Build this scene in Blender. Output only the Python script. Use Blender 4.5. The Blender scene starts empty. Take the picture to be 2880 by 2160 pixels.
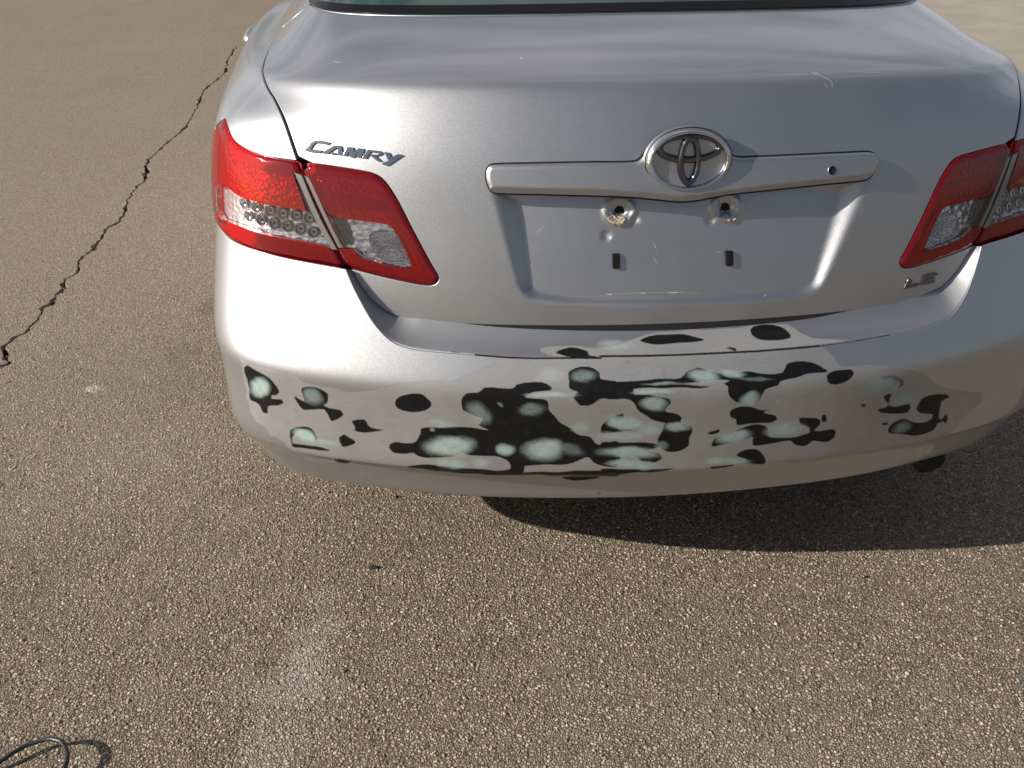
import bpy, math, random
import numpy as np
from mathutils import Vector, Matrix
from mathutils.geometry import delaunay_2d_cdt
from mathutils.kdtree import KDTree

C = bpy.context.scene.collection
R = math.radians
random.seed(7)
rng = np.random.default_rng(7)

# ------------------------------------------------------------------ camera
CAM = np.array([-.438, -1.638, 1.494])
YAW, PITCH, ROLL, FPX = R(4.38), R(30.33), R(-.25), 2754.2      # focal length in pixels of a 2880 wide frame
cy, sy, cp, sp = math.cos(YAW), math.sin(YAW), math.cos(PITCH), math.sin(PITCH)
FW = np.array([sy*cp, cy*cp, -sp]); RT = np.array([cy, -sy, 0.]); UP = np.cross(RT, FW)
cr, sr = math.cos(ROLL), math.sin(ROLL)
RT, UP = cr*RT+sr*UP, -sr*RT+cr*UP
cam_d = bpy.data.cameras.new('camera'); cam = bpy.data.objects.new('camera', cam_d); C.objects.link(cam)
cam_d.sensor_fit = 'HORIZONTAL'; cam_d.sensor_width = 36; cam_d.lens = 36*FPX/2880
cam_d.clip_start = .05; cam_d.clip_end = 2000
m = Matrix.Identity(4)
for i in range(3):
    m[i][0], m[i][1], m[i][2], m[i][3] = RT[i], UP[i], -FW[i], CAM[i]
cam.matrix_world = m
bpy.context.scene.camera = cam

# ------------------------------------------------------------------ sky and sun
SUN = np.array([-1.97, -.42, 1.0]); SUN /= np.linalg.norm(SUN)
EL = math.asin(SUN[2]); AZ = math.atan2(SUN[0], SUN[1])
world = bpy.data.worlds.new('World'); bpy.context.scene.world = world; world.use_nodes = True
nt = world.node_tree; nt.nodes.clear()
def wn(t): return nt.nodes.new(t)
sky = wn('ShaderNodeTexSky'); sky.sky_type = 'NISHITA'; sky.sun_disc = False
sky.sun_elevation = EL; sky.sun_rotation = AZ % (2*math.pi); sky.dust_density = 1.5; sky.ozone_density = 1.5
tc = wn('ShaderNodeTexCoord'); mp = wn('ShaderNodeMapping'); mp.inputs['Scale'].default_value = (1.3, 4.0, 5.0); mp.inputs['Rotation'].default_value = (0, 0, R(12))
nz = wn('ShaderNodeTexNoise'); nz.inputs['Scale'].default_value = 1.3; nz.inputs['Detail'].default_value = 7; nz.inputs['Roughness'].default_value = .55; nz.inputs['Distortion'].default_value = .6
rp = wn('ShaderNodeValToRGB'); rp.color_ramp.elements[0].position = .34; rp.color_ramp.elements[1].position = .64
mu = wn('ShaderNodeMath'); mu.operation = 'MULTIPLY'; mu.inputs[1].default_value = .95
mx = wn('ShaderNodeMix'); mx.data_type = 'RGBA'; mx.inputs['B'].default_value = (10.5, 10.3, 11.0, 1)
bg = wn('ShaderNodeBackground'); bg.inputs['Strength'].default_value = .05
out = wn('ShaderNodeOutputWorld')
L = nt.links.new
L(tc.outputs['Generated'], mp.inputs['Vector']); L(mp.outputs['Vector'], nz.inputs['Vector']); L(nz.outputs['Fac'], rp.inputs['Fac'])
sxw = wn('ShaderNodeSeparateXYZ'); L(tc.outputs['Generated'], sxw.inputs[0]); mr = wn('ShaderNodeMapRange'); mr.interpolation_type = 'SMOOTHSTEP'
mr.inputs['From Min'].default_value = -.10; mr.inputs['From Max'].default_value = .50; mr.inputs['To Min'].default_value = .16; L(sxw.outputs[1], mr.inputs['Value'])
mu2 = wn('ShaderNodeMath'); mu2.operation = 'MULTIPLY'; L(rp.outputs['Color'], mu2.inputs[0]); L(mr.outputs['Result'], mu2.inputs[1]); L(mu2.outputs[0], mu.inputs[0]); L(mu.outputs[0], mx.inputs['Factor']); L(sky.outputs['Color'], mx.inputs['A'])
L(mx.outputs['Result'], bg.inputs['Color']); L(bg.outputs[0], out.inputs[0])
sd_ = bpy.data.lights.new('sun', 'SUN'); sun = bpy.data.objects.new('sun', sd_); C.objects.link(sun)
sd_.energy = 5.0; sd_.angle = R(.53); sd_.color = (1, .945, .86)
sun.rotation_mode = 'QUATERNION'; sun.rotation_quaternion = Vector(SUN).to_track_quat('Z', 'Y'); sun.location = tuple(SUN*20)
vs = bpy.context.scene.view_settings
vs.view_transform = 'Standard'; vs.look = 'None'; vs.exposure = 0.36; vs.gamma = 1; vs.use_curve_mapping = False

# ------------------------------------------------------------------ material helper
class Mat:
    def __init__(s, name):
        s.m = bpy.data.materials.new(name); s.m.use_nodes = True
        s.t = s.m.node_tree; s.b = s.t.nodes['Principled BSDF']; s.out = s.t.nodes['Material Output']
    def n(s, typ, **k):
        nd = s.t.nodes.new('ShaderNode'+typ)
        for a, v in k.items():
            if a in nd.inputs.keys(): nd.inputs[a].default_value = v
            else: setattr(nd, a, v)
        return nd
    def l(s, a, b): s.t.links.new(a, b)
    def set(s, **k):
        for a, v in k.items():
            i = s.b.inputs[a.replace('_', ' ')]
            i.default_value = (tuple(v)+(1,))[:4] if isinstance(v, (tuple, list)) and len(v) == 3 and i.type == 'RGBA' else v
        return s
    def math(s, op, a, b=None, clamp=False):
        nd = s.t.nodes.new('ShaderNodeMath'); nd.operation = op; nd.use_clamp = clamp
        for i, v in enumerate((a, b)):
            if v is None: continue
            if isinstance(v, (int, float)): nd.inputs[i].default_value = v
            else: s.l(v, nd.inputs[i])
        return nd.outputs[0]
    def mix(s, f, a, b):
        nd = s.t.nodes.new('ShaderNodeMix'); nd.data_type = 'RGBA'
        for key, v in (('Factor', f), ('A', a), ('B', b)):
            i = [x for x in nd.inputs if x.name == key and (x.type == ('VALUE' if key == 'Factor' else 'RGBA'))][0]
            if hasattr(v, 'is_output'): s.l(v, i)
            elif key == 'Factor': i.default_value = v
            else: i.default_value = tuple(v)+(1,)
        return [o for o in nd.outputs if o.type == 'RGBA'][0]
    def mixf(s, f, a, b):
        nd = s.t.nodes.new('ShaderNodeMix'); nd.data_type = 'FLOAT'
        for i, v in zip((0, 2, 3), (f, a, b)):
            if isinstance(v, (int, float)): nd.inputs[i].default_value = v
            else: s.l(v, nd.inputs[i])
        return nd.outputs[0]
    def noise(s, scale, detail=3, rough=.5, vec=None, dist=0):
        nd = s.n('TexNoise', Scale=scale, Detail=detail, Roughness=rough, Distortion=dist)
        if vec is None: vec = s.coord()
        s.l(vec, nd.inputs['Vector']); return nd.outputs['Fac']
    def coord(s):
        if not hasattr(s, '_c'): s._c = s.n('TexCoord').outputs['Object']
        return s._c
    def step(s, v, lo, hi):
        nd = s.n('MapRange'); nd.interpolation_type = 'SMOOTHSTEP'; s.l(v, nd.inputs['Value'])
        nd.inputs['From Min'].default_value = lo; nd.inputs['From Max'].default_value = hi
        return nd.outputs['Result']
    def bump(s, h, strength, dist, nrm=None):
        nd = s.n('Bump', Strength=strength, Distance=dist); s.l(h, nd.inputs['Height'])
        if nrm is not None: s.l(nrm, nd.inputs['Normal'])
        return nd.outputs['Normal']

PAINT = (.485, .488, .50)
def flake(M):
    v = M.n('TexVoronoi', Scale=1400.0); M.l(M.coord(), v.inputs['Vector'])
    s = M.n('VectorMath', operation='SUBTRACT'); M.l(v.outputs['Color'], s.inputs[0]); s.inputs[1].default_value = (.5, .5, .5)
    sc = M.n('VectorMath', operation='SCALE'); M.l(s.outputs[0], sc.inputs[0]); sc.inputs['Scale'].default_value = .09
    g = M.n('NewGeometry'); ad = M.n('VectorMath', operation='ADD'); M.l(g.outputs['Normal'], ad.inputs[0]); M.l(sc.outputs[0], ad.inputs[1])
    nn = M.n('VectorMath', operation='NORMALIZE'); M.l(ad.outputs[0], nn.inputs[0]); return nn.outputs[0]
def paint_mat(name='silver_paint', dirt=.0):
    M = Mat(name).set(Metallic=1.0, Roughness=.50, Coat_Weight=1.0, Coat_Roughness=.035, Coat_IOR=1.5)
    f = M.noise(6, 4, .6); sm = M.noise(45, 3, .7)
    col = M.mix(M.step(f, .35, .75), PAINT, tuple(c*.93 for c in PAINT))
    M.l(col, M.b.inputs['Base Color'])
    M.l(flake(M), M.b.inputs['Normal'])
    M.l(M.mixf(M.step(sm, .45, .8), .03, .12), M.b.inputs['Coat Roughness'])
    # hairline scratches in the clear coat
    w = M.n('TexVoronoi', Scale=14.0, feature='DISTANCE_TO_EDGE')
    mpn = M.n('Mapping'); mpn.inputs['Scale'].default_value = (1, 1, 5); mpn.inputs['Rotation'].default_value = (.3, .5, .4)
    M.l(M.coord(), mpn.inputs['Vector']); M.l(mpn.outputs[0], w.inputs['Vector'])
    sc = M.math('MULTIPLY', M.math('LESS_THAN', w.outputs['Distance'], .004), M.step(M.noise(5, 2), .60, .68))
    M.l(M.mixf(sc, .50, .65), M.b.inputs['Roughness'])
    return M.m
def simple(name, col, rough=.5, metal=0., **k):
    return Mat(name).set(Base_Color=col, Roughness=rough, Metallic=metal, **k).m
M_paint = paint_mat()
M_black = simple('black_plastic', (.012, .012, .013), .55)
M_dark = simple('dark_underside', (.006, .006, .006), .9)
M_rubber = simple('black_rubber', (.012, .012, .012), .9, Specular_IOR_Level=.15)
M_chrome = simple('chrome', (.70, .71, .74), .05, 1.)
M_badge = simple('badge_chrome', (.42, .43, .46), .10, 1.)
M_steel = simple('dark_steel', (.05, .05, .05), .5, .6)
M_tape = simple('dried_adhesive', (.42, .36, .26), .85)
M_frit = simple('black_frit', (.006, .006, .007), .25, Specular_IOR_Level=.15)
def glass_dark():
    M = Mat('tinted_glass').set(Base_Color=(.02, .05, .04), Roughness=.03, Specular_IOR_Level=.8, Coat_Weight=.6, Coat_Roughness=.01)
    return M.m
M_glass = glass_dark()
def rust_mat():
    M = Mat('rusty_hole').set(Roughness=.9)
    M.l(M.mix(M.step(M.noise(300, 4), .4, .6), (.02, .012, .008), (.10, .04, .015)), M.b.inputs['Base Color']); return M.m
M_rust = rust_mat()
def lens_mat(name, col, alpha, rough=.03):
    """thin plastic lens: tinted see-through plus a glossy skin"""
    M = Mat(name); t = M.n('BsdfTransparent'); t.inputs[0].default_value = tuple(col)+(1,)
    g = M.n('BsdfGlossy', Roughness=rough); g.inputs[0].default_value = (1, 1, 1, 1)
    d = M.n('BsdfPrincipled', Roughness=.08); d.inputs['Base Color'].default_value = tuple(c*.6 for c in col)+(1,)
    fr = M.n('Fresnel', IOR=1.5)
    a = M.n('MixShader'); a.inputs[0].default_value = alpha; M.l(t.outputs[0], a.inputs[1]); M.l(d.outputs[0], a.inputs[2])
    b = M.n('MixShader'); M.l(fr.outputs[0], b.inputs[0]); M.l(a.outputs[0], b.inputs[1]); M.l(g.outputs[0], b.inputs[2])
    M.l(b.outputs[0], M.out.inputs[0]); return M.m
M_lred = lens_mat('red_lens_plastic', (.95, .022, .03), .17)
M_lred2 = lens_mat('deep_red_plastic', (.75, .006, .008), .7)
M_lclear = lens_mat('clear_lens_plastic', (.96, .96, .96), .02)
def refl_mat(name, scale, stretch, strength, col=(.85, .85, .87), kind='v', rough=.12):
    M = Mat(name).set(Base_Color=col, Metallic=.8, Roughness=rough)
    mpn = M.n('Mapping'); mpn.inputs['Scale'].default_value = stretch; M.l(M.coord(), mpn.inputs['Vector'])
    if kind == 'v':
        v = M.n('TexVoronoi', Scale=scale); M.l(mpn.outputs[0], v.inputs['Vector']); h = v.outputs['Distance']
    else:
        v = M.n('TexWave', Scale=scale, Distortion=.0); v.wave_type = 'BANDS'; v.bands_direction = 'X'; M.l(mpn.outputs[0], v.inputs['Vector']); h = v.outputs['Fac']
    M.l(M.bump(h, strength, .004), M.b.inputs['Normal']); return M.m
M_refl = refl_mat('faceted_reflector', 70, (1, 1, 1.4), .55, (.92, .92, .93), rough=.24)
M_rib = refl_mat('ribbed_reflector', 55, (1, 1, 1), .8, kind='w')
M_redcell = refl_mat('red_prism_reflector', 120, (1, 1, 1), .8, (.75, .35, .38), rough=.22)
M_trim = simple('lamp_trim_strip', (.20, .19, .18), .28, .3, Coat_Weight=1.0, Coat_Roughness=.1)

# ------------------------------------------------------------------ object helpers
def obj(name, mesh, mat=None, parent=None):
    o = bpy.data.objects.new(name, mesh); C.objects.link(o)
    if mat is not None: mesh.materials.append(mat)
    if parent is not None: o.parent = parent
    return o
def mesh_from(name, V, F, N=None, smooth=True):
    me = bpy.data.meshes.new(name)
    me.from_pydata([tuple(v) for v in np.asarray(V).tolist()], [], [tuple(f) for f in (F.tolist() if hasattr(F, 'tolist') else F)])
    me.polygons.foreach_set('use_smooth', [smooth]*len(me.polygons)); me.update()
    if N is not None: me.normals_split_custom_set_from_vertices([tuple(n) for n in np.asarray(N).tolist()])
    return me
def tag(o, **k):
    for a, v in k.items(): o[a] = v
    return o
def box(name, c, s, mat, parent=None, bev=.0, rot=None):
    import bmesh
    bm = bmesh.new(); bmesh.ops.create_cube(bm, size=1)
    for v in bm.verts: v.co = Vector((v.co.x*s[0], v.co.y*s[1], v.co.z*s[2]))
    if bev: bmesh.ops.bevel(bm, geom=bm.edges[:], offset=bev, segments=2, affect='EDGES', profile=.7)
    if rot is not None: bmesh.ops.transform(bm, matrix=rot.to_4x4(), verts=bm.verts)
    for v in bm.verts: v.co += Vector(c)
    me = bpy.data.meshes.new(name); bm.to_mesh(me); bm.free(); return obj(name, me, mat, parent)
def tube(name, pts, r, mat, parent=None, n=12, closed=False, flat=1.0):
    P = np.array(pts, float); T = np.roll(P, -1, 0)-np.roll(P, 1, 0)
    if not closed: T[0] = P[1]-P[0]; T[-1] = P[-1]-P[-2]
    T /= np.linalg.norm(T, axis=1)[:, None]; V = []; ref = np.array([0, 0, 1.])
    if abs(T[0] @ ref) > .9: ref = np.array([1., 0, 0])
    rr = np.broadcast_to(r, (len(P),))
    for p, t, q in zip(P, T, rr):
        a = ref-t*(ref @ t); a /= np.linalg.norm(a); b = np.cross(t, a)
        for k in range(n):
            an = 2*math.pi*k/n; V.append(p+q*(math.cos(an)*a*flat+math.sin(an)*b))
    F = []; m_ = len(P)
    for i in range(m_ if closed else m_-1):
        j = (i+1) % m_
        for k in range(n):
            F.append((i*n+k, i*n+(k+1) % n, j*n+(k+1) % n, j*n+k))
    if not closed: F += [tuple(range(n))[::-1], tuple((m_-1)*n+k for k in range(n))]
    return obj(name, mesh_from(name, V, F), mat, parent)

# ------------------------------------------------------------------ body surfaces: cubic B-spline nets
def bbasis(t):
    return np.stack([(1-t)**3, 3*t**3-6*t**2+4, -3*t**3+3*t**2+3*t+1, t**3], -1)/6
class Net:
    def __init__(s, rows, vref=0, sgn=1):
        s.sgn = sgn
        H = np.array(rows, float)                       # rows x half columns x 3, centre first
        Lf = H[:, :0:-1].copy(); Lf[..., 0] *= -1
        P = np.concatenate([Lf, H], 1)
        s.nr, s.nc = P.shape[:2]
        P = np.concatenate([2*P[:1]-P[1:2], P, 2*P[-1:]-P[-2:-1]], 0)
        P = np.concatenate([2*P[:, :1]-P[:, 1:2], P, 2*P[:, -1:]-P[:, -2:-1]], 1)
        s.P = P
        us = np.linspace(0, s.nc-1, 2601); c = s.ev(us, np.full_like(us, vref))
        d = np.r_[0, np.cumsum(np.linalg.norm(np.diff(c, axis=0), axis=1))]
        s.su, s.ss = us, d-np.interp((s.nc-1)/2, us, d)
        vs_ = np.linspace(0, s.nr-1, 801); c = s.ev(np.full_like(vs_, (s.nc-1)/2), vs_)
        s.vv, s.vt = vs_, np.r_[0, np.cumsum(np.linalg.norm(np.diff(c, axis=0), axis=1))]
        # smooth the maps (cubic Hermite through coarse knots keeps them C1)
    def ev(s, u, v):
        u = np.clip(u, 0, s.nc-1); v = np.clip(v, 0, s.nr-1)
        i = np.minimum(np.floor(v).astype(int), s.nr-2); j = np.minimum(np.floor(u).astype(int), s.nc-2)
        bv = bbasis(v-i); bu = bbasis(u-j); r = 0
        for a in range(4):
            for b in range(4):
                r = r+(bv[..., a]*bu[..., b])[..., None]*s.P[i+a, j+b]
        return r
    def st(s, S, T):
        return s.ev(np.interp(S, s.ss, s.su), np.interp(T, s.vt, s.vv))
    def frame(s, S, T, disp=None, e=.0015):
        """position and outward normal of the (displaced) surface at metric coordinates"""
        def pos(a, b):
            P = s.st(a, b)
            return P
        def nrm(a, b, f, h):
            A = f(a+h, b)-f(a-h, b); B = f(a, b+h)-f(a, b-h); n = np.cross(B, A)*s.sgn
            return n/np.maximum(np.linalg.norm(n, axis=-1), 1e-12)[..., None]
        P = pos(S, T); N = nrm(S, T, pos, .004)
        if disp is None: return P, N
        def dp(a, b): return pos(a, b)+nrm(a, b, pos, .004)*disp(a, b)[..., None]
        return dp(S, T), nrm(S, T, dp, e)

def proj(P):
    q = P-CAM; x, y, z = q @ RT, q @ UP, q @ FW
    return np.stack([1440+FPX*x/z, 1080-FPX*y/z], -1)
def px2st(net, pts):
    """where the sight line through a point of the photograph meets the body surface"""
    if not hasattr(net, 'grid'):
        S, T = np.meshgrid(np.linspace(max(net.ss[0], -3.2), min(net.ss[-1], 3.2), 640), np.linspace(0, net.vt[-1], 220))
        P, N = net.frame(S.ravel(), T.ravel()); v = P-CAM
        ok = (np.einsum('ij,ij->i', N, v) < 0) & (v @ FW > .2)
        net.grid = (S.ravel()[ok], T.ravel()[ok], proj(P[ok]))
    gs, gt, gp = net.grid; pts = np.atleast_2d(np.array(pts, float))
    ks = np.array([((gp-p)**2).sum(1).argmin() for p in pts]); x = np.stack([gs[ks], gt[ks]], 1); best = x.copy(); br = ((gp[ks]-pts)**2).sum(1); e = 1e-4
    for _ in range(12):
        q0 = proj(net.st(x[:, 0], x[:, 1])); q1 = proj(net.st(x[:, 0]+e, x[:, 1])); q2 = proj(net.st(x[:, 0], x[:, 1]+e)); r = pts-q0
        rr = (r*r).sum(1); u = rr < br; br[u] = rr[u]; best[u] = x[u]
        J = np.stack([(q1-q0)/e, (q2-q0)/e], 2); A = np.einsum('nki,nkj->nij', J, J)+np.eye(2)*50
        dx = np.linalg.solve(A, np.einsum('nki,nk->ni', J, r)[..., None])[..., 0]; n = np.linalg.norm(dx, axis=1); x = x+dx*np.minimum(1, .02/np.maximum(n, 1e-9))[:, None]
    return best

# ---- curves in the plane
def spl(pts, step=4., closed=False, corners=()):
    """Catmull-Rom through traced points; indices in corners stay sharp"""
    P = np.array(pts, float); n = len(P); o = []
    for i in range(n if closed else n-1):
        b, c = P[i], P[(i+1) % n]
        a = P[i-1] if (closed or i > 0) else 2*b-c; d = P[(i+2) % n] if (closed or i+2 < n) else 2*c-b
        if i in corners: a = 2*b-c
        if (i+1) % n in corners: d = 2*c-b
        k = max(1, int(np.linalg.norm(c-b)/step))
        t = (np.arange(k)/k)[:, None]
        m1, m2 = (c-a)/2, (d-b)/2
        L_ = np.linalg.norm(c-b); 
        for mm in (m1, m2):
            l = np.linalg.norm(mm)
            if l > 1.5*L_: mm *= 1.5*L_/l
        o.append((2*t**3-3*t**2+1)*b+(t**3-2*t**2+t)*m1+(-2*t**3+3*t**2)*c+(t**3-t**2)*m2)
    if not closed: o.append(P[-1:])
    return np.concatenate(o)
def resample(P, h, closed=True):
    Q = np.vstack([P, P[:1]]) if closed else P
    d = np.linalg.norm(np.diff(Q, axis=0), axis=1); keep = np.r_[True, d > 1e-9]; Q = Q[keep]; d = d[d > 1e-9]
    s = np.r_[0, np.cumsum(d)]; n = max(4, int(round(s[-1]/h)))
    t = np.linspace(0, s[-1], n+1)
    # keep sharp corners of the outline
    o = np.stack([np.interp(t, s, Q[:, k]) for k in (0, 1)], 1)
    return o[:-1] if closed else o
def area(P): return .5*np.sum(P[:, 0]*np.roll(P[:, 1], -1)-np.roll(P[:, 0], -1)*P[:, 1])
def inside(X, P):
    o = np.argsort(X[:, 1], kind='stable'); x, y = X[o, 0], X[o, 1]; r = np.zeros(len(X), bool)
    for (x0, y0), (x1, y1) in zip(P, np.roll(P, -1, 0)):
        if y0 == y1: continue
        i, j = np.searchsorted(y, min(y0, y1), 'left'), np.searchsorted(y, max(y0, y1), 'left')
        if j > i: r[i:j] ^= x[i:j] < (x1-x0)*(y[i:j]-y0)/(y1-y0)+x0
    q = np.empty_like(r); q[o] = r; return q
def dist(X, P, closed=True):
    a = P; b = np.roll(P, -1, 0)
    if not closed: a, b = a[:-1], b[:-1]
    d = np.full(len(X), 1e9)
    for p, q in zip(a, b):
        ab = q-p; l = ab @ ab
        t = np.clip(((X-p) @ ab)/l if l > 0 else 0, 0, 1); v = X-p-np.outer(t, ab) if l > 0 else X-p
        d = np.minimum(d, (v*v).sum(1))
    return np.sqrt(d)
def sdf(X, P): return np.where(inside(X, P), 1, -1)*dist(X, P)
def sdf_grid(P, h=.0015, pad=.03):
    """cached signed distance of an outline, bilinear lookup"""
    lo = P.min(0)-pad; hi = P.max(0)+pad; nx = int((hi[0]-lo[0])/h)+2; ny = int((hi[1]-lo[1])/h)+2
    X, Y = np.meshgrid(lo[0]+h*np.arange(nx), lo[1]+h*np.arange(ny)); G = sdf(np.stack([X.ravel(), Y.ravel()], 1), P).reshape(ny, nx)
    def f(s, t):
        x = (np.asarray(s)-lo[0])/h; y = (np.asarray(t)-lo[1])/h
        x = np.clip(x, 0, nx-1.001); y = np.clip(y, 0, ny-1.001); i = x.astype(int); j = y.astype(int); fx = x-i; fy = y-j
        return (G[j, i]*(1-fx)*(1-fy)+G[j, i+1]*fx*(1-fy)+G[j+1, i]*(1-fx)*fy+G[j+1, i+1]*fx*fy)
    return f
def offset(P, d):
    """shrink (d>0) a closed outline"""
    s = 1 if area(P) > 0 else -1
    t = np.roll(P, -1, 0)-np.roll(P, 1, 0); t /= np.maximum(np.linalg.norm(t, axis=1), 1e-12)[:, None]
    n = np.stack([-t[:, 1], t[:, 0]], 1)*s
    return P+n*d

def panel(name, net, outer, mat, parent, holes=(), h=.006, inset=0., disp=None, r=.0015, depth=.014, edge_mat=None, e=.0015, hb=None, attrs=None, flat_edge=False):
    """cut a body panel out of the surface net: clean traced edges, rolled lips, thickness"""
    hb = hb or h
    loops = [offset(resample(offset(outer, inset) if inset else outer, hb), r)]+[offset(resample(q, hb), -r) for q in holes]
    loops = [l if area(l) > 0 else l[::-1] for l in loops[:1]]+[l if area(l) < 0 else l[::-1] for l in loops[1:]]
    lo, hi = loops[0].min(0), loops[0].max(0)
    gx, gy = np.arange(lo[0]+h*.5, hi[0], h), np.arange(lo[1]+h*.5, hi[1], h*.87)
    X, Y = np.meshgrid(gx, gy); X = X+(np.arange(len(gy)) % 2)[:, None]*h*.5
    G = np.stack([X.ravel(), Y.ravel()], 1); ok = inside(G, loops[0])
    for l in loops[1:]: ok &= ~inside(G, l)
    G = G[ok]
    kd = KDTree(sum(len(l) for l in loops)); k = 0
    for l in loops:
        for p in l: kd.insert((p[0], p[1], 0), k); k += 1
    kd.balance(); G = G[np.array([kd.find((x, y, 0))[2] > h*.5 for x, y in G.tolist()], bool)] if len(G) else G
    pts = np.concatenate(loops+[G]); edges = []; k = 0
    for l in loops:
        n = len(l); edges += [(k+i, k+(i+1) % n) for i in range(n)]; k += n
    V2, _, F, ov, _, _ = delaunay_2d_cdt([Vector(p) for p in pts.tolist()], edges, [], 0, 1e-7)
    V2 = np.array([tuple(v) for v in V2]); F = np.array([f for f in F if len(f) == 3])
    c = V2[F].mean(1); ok = inside(c, loops[0])
    for l in loops[1:]: ok &= ~inside(c, l)
    F = F[ok]
    P, N = net.frame(V2[:, 0], V2[:, 1], disp, e)
    # orient
    fn = np.cross(P[F[:, 1]]-P[F[:, 0]], P[F[:, 2]]-P[F[:, 0]]); flip = np.einsum('ij,ij->i', fn, N[F[:, 0]]) < 0
    F[flip] = F[flip][:, ::-1]
    V = [P]; NN = [N]; faces = F.tolist(); base = len(P); mi = [0]*len(faces)
    remap = {}
    for i, src in enumerate(ov):
        for q in src: remap[q] = i
    k = 0
    for l in loops:
        n = len(l); idx = np.array([remap.get(k+i, k+i) for i in range(n)]); k += n
        p = P[idx]; nn = N[idx]; t = np.roll(p, -1, 0)-np.roll(p, 1, 0); t /= np.maximum(np.linalg.norm(t, axis=1), 1e-12)[:, None]
        o = np.cross(t, nn); o /= np.maximum(np.linalg.norm(o, axis=1), 1e-12)[:, None]
        q = offset(l, -.001); pq, _ = net.frame(q[:, 0], q[:, 1], None)      # outward = away from the panel
        p0, _ = net.frame(l[:, 0], l[:, 1], None); dd = pq-p0
        sgn = np.sign(np.einsum('ij,ij->i', o, dd)); sgn = np.where(sgn == 0, 1, sgn); o = o*(np.sign(sgn.sum()) or 1)
        prev = idx; rings = [(a, None) for a in (30, 60, 90)]+[(90, depth)]
        for a, dep in rings:
            ca, sa = math.cos(R(a)), math.sin(R(a))
            np_ = p+o*r*sa-nn*(r*(1-ca) if dep is None else dep)
            V.append(np_); NN.append(nn*ca+o*sa)
            cur = np.arange(base, base+n); base += n
            for i in range(n):
                j = (i+1) % n; faces.append([int(prev[i]), int(prev[j]), int(cur[j]), int(cur[i])]); mi.append(1 if dep is not None else 0)
            prev = cur
    V = np.concatenate(V); NN = np.concatenate(NN)
    # make the ring faces agree with their normals
    out_f = []
    for f in faces[:len(F)]: out_f.append(f)
    for f in faces[len(F):]:
        a, b, c_ = V[f[0]], V[f[1]], V[f[2]]
        nrm = np.cross(b-a, V[f[3]]-a)
        out_f.append(f if nrm @ (NN[f[0]]+NN[f[2]]+NN[f[3]]) >= 0 else f[::-1])
    me = mesh_from(name, V, out_f, NN)
    o = obj(name, me, mat, parent)
    if edge_mat is not None:
        me.materials.append(edge_mat); me.polygons.foreach_set('material_index', mi)
    if attrs is not None:
        X = np.concatenate([V2, np.full((len(V)-len(V2), 2), 0.)]); kk = len(V2)
        k = 0; b2 = len(P)
        for l in loops:
            for _ in range(4): X[b2:b2+len(l)] = l; b2 += len(l)
        for an, fn_ in attrs.items():
            a = me.attributes.new(an, 'FLOAT', 'POINT'); a.data.foreach_set('value', np.asarray(fn_(X), np.float32))
    return o

# ------------------------------------------------------------------ the nets
XC = [0, .22, .44, .65, .835, .915, .925]
YO = [0, .011, .044, .110, .195, .325, .58]
W_ = [0, 0, .03, .12, .35, .70, .92]
W2 = [0, 0, .08, .35, .75, .95, 1]
WT = [1, 1, 1, .85, .15, 0, 0]
def row(y0, z0, xs, zs, bow=1.0, front=(4.80, .6), W_=W_, tuck=0.):
    k = xs/.91; r = [(x*k if i > 2 else x, y0+yo*bow+tuck*wt, z0+(zs-z0)*w) for i, (x, yo, w, wt) in enumerate(zip(XC, YO, W_, WT))]
    xf = xs+.022*(zs > .45); r += [(xf, 1.05, zs), (xf, 2.0, zs-.01), (xf-.01, 3.1, zs-.02), (xs-.01, 3.9, zs-.06), (xs*.86, front[0]-.22, front[1]), (xs*.45, front[0]-.02, front[1]), (0, front[0]+.02, front[1])]
    return r
def top(pts, yz):     # explicit rows over the deck / shoulders; yz gives the five front columns
    return [tuple(p) for p in pts]+[tuple(p) for p in yz]
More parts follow.
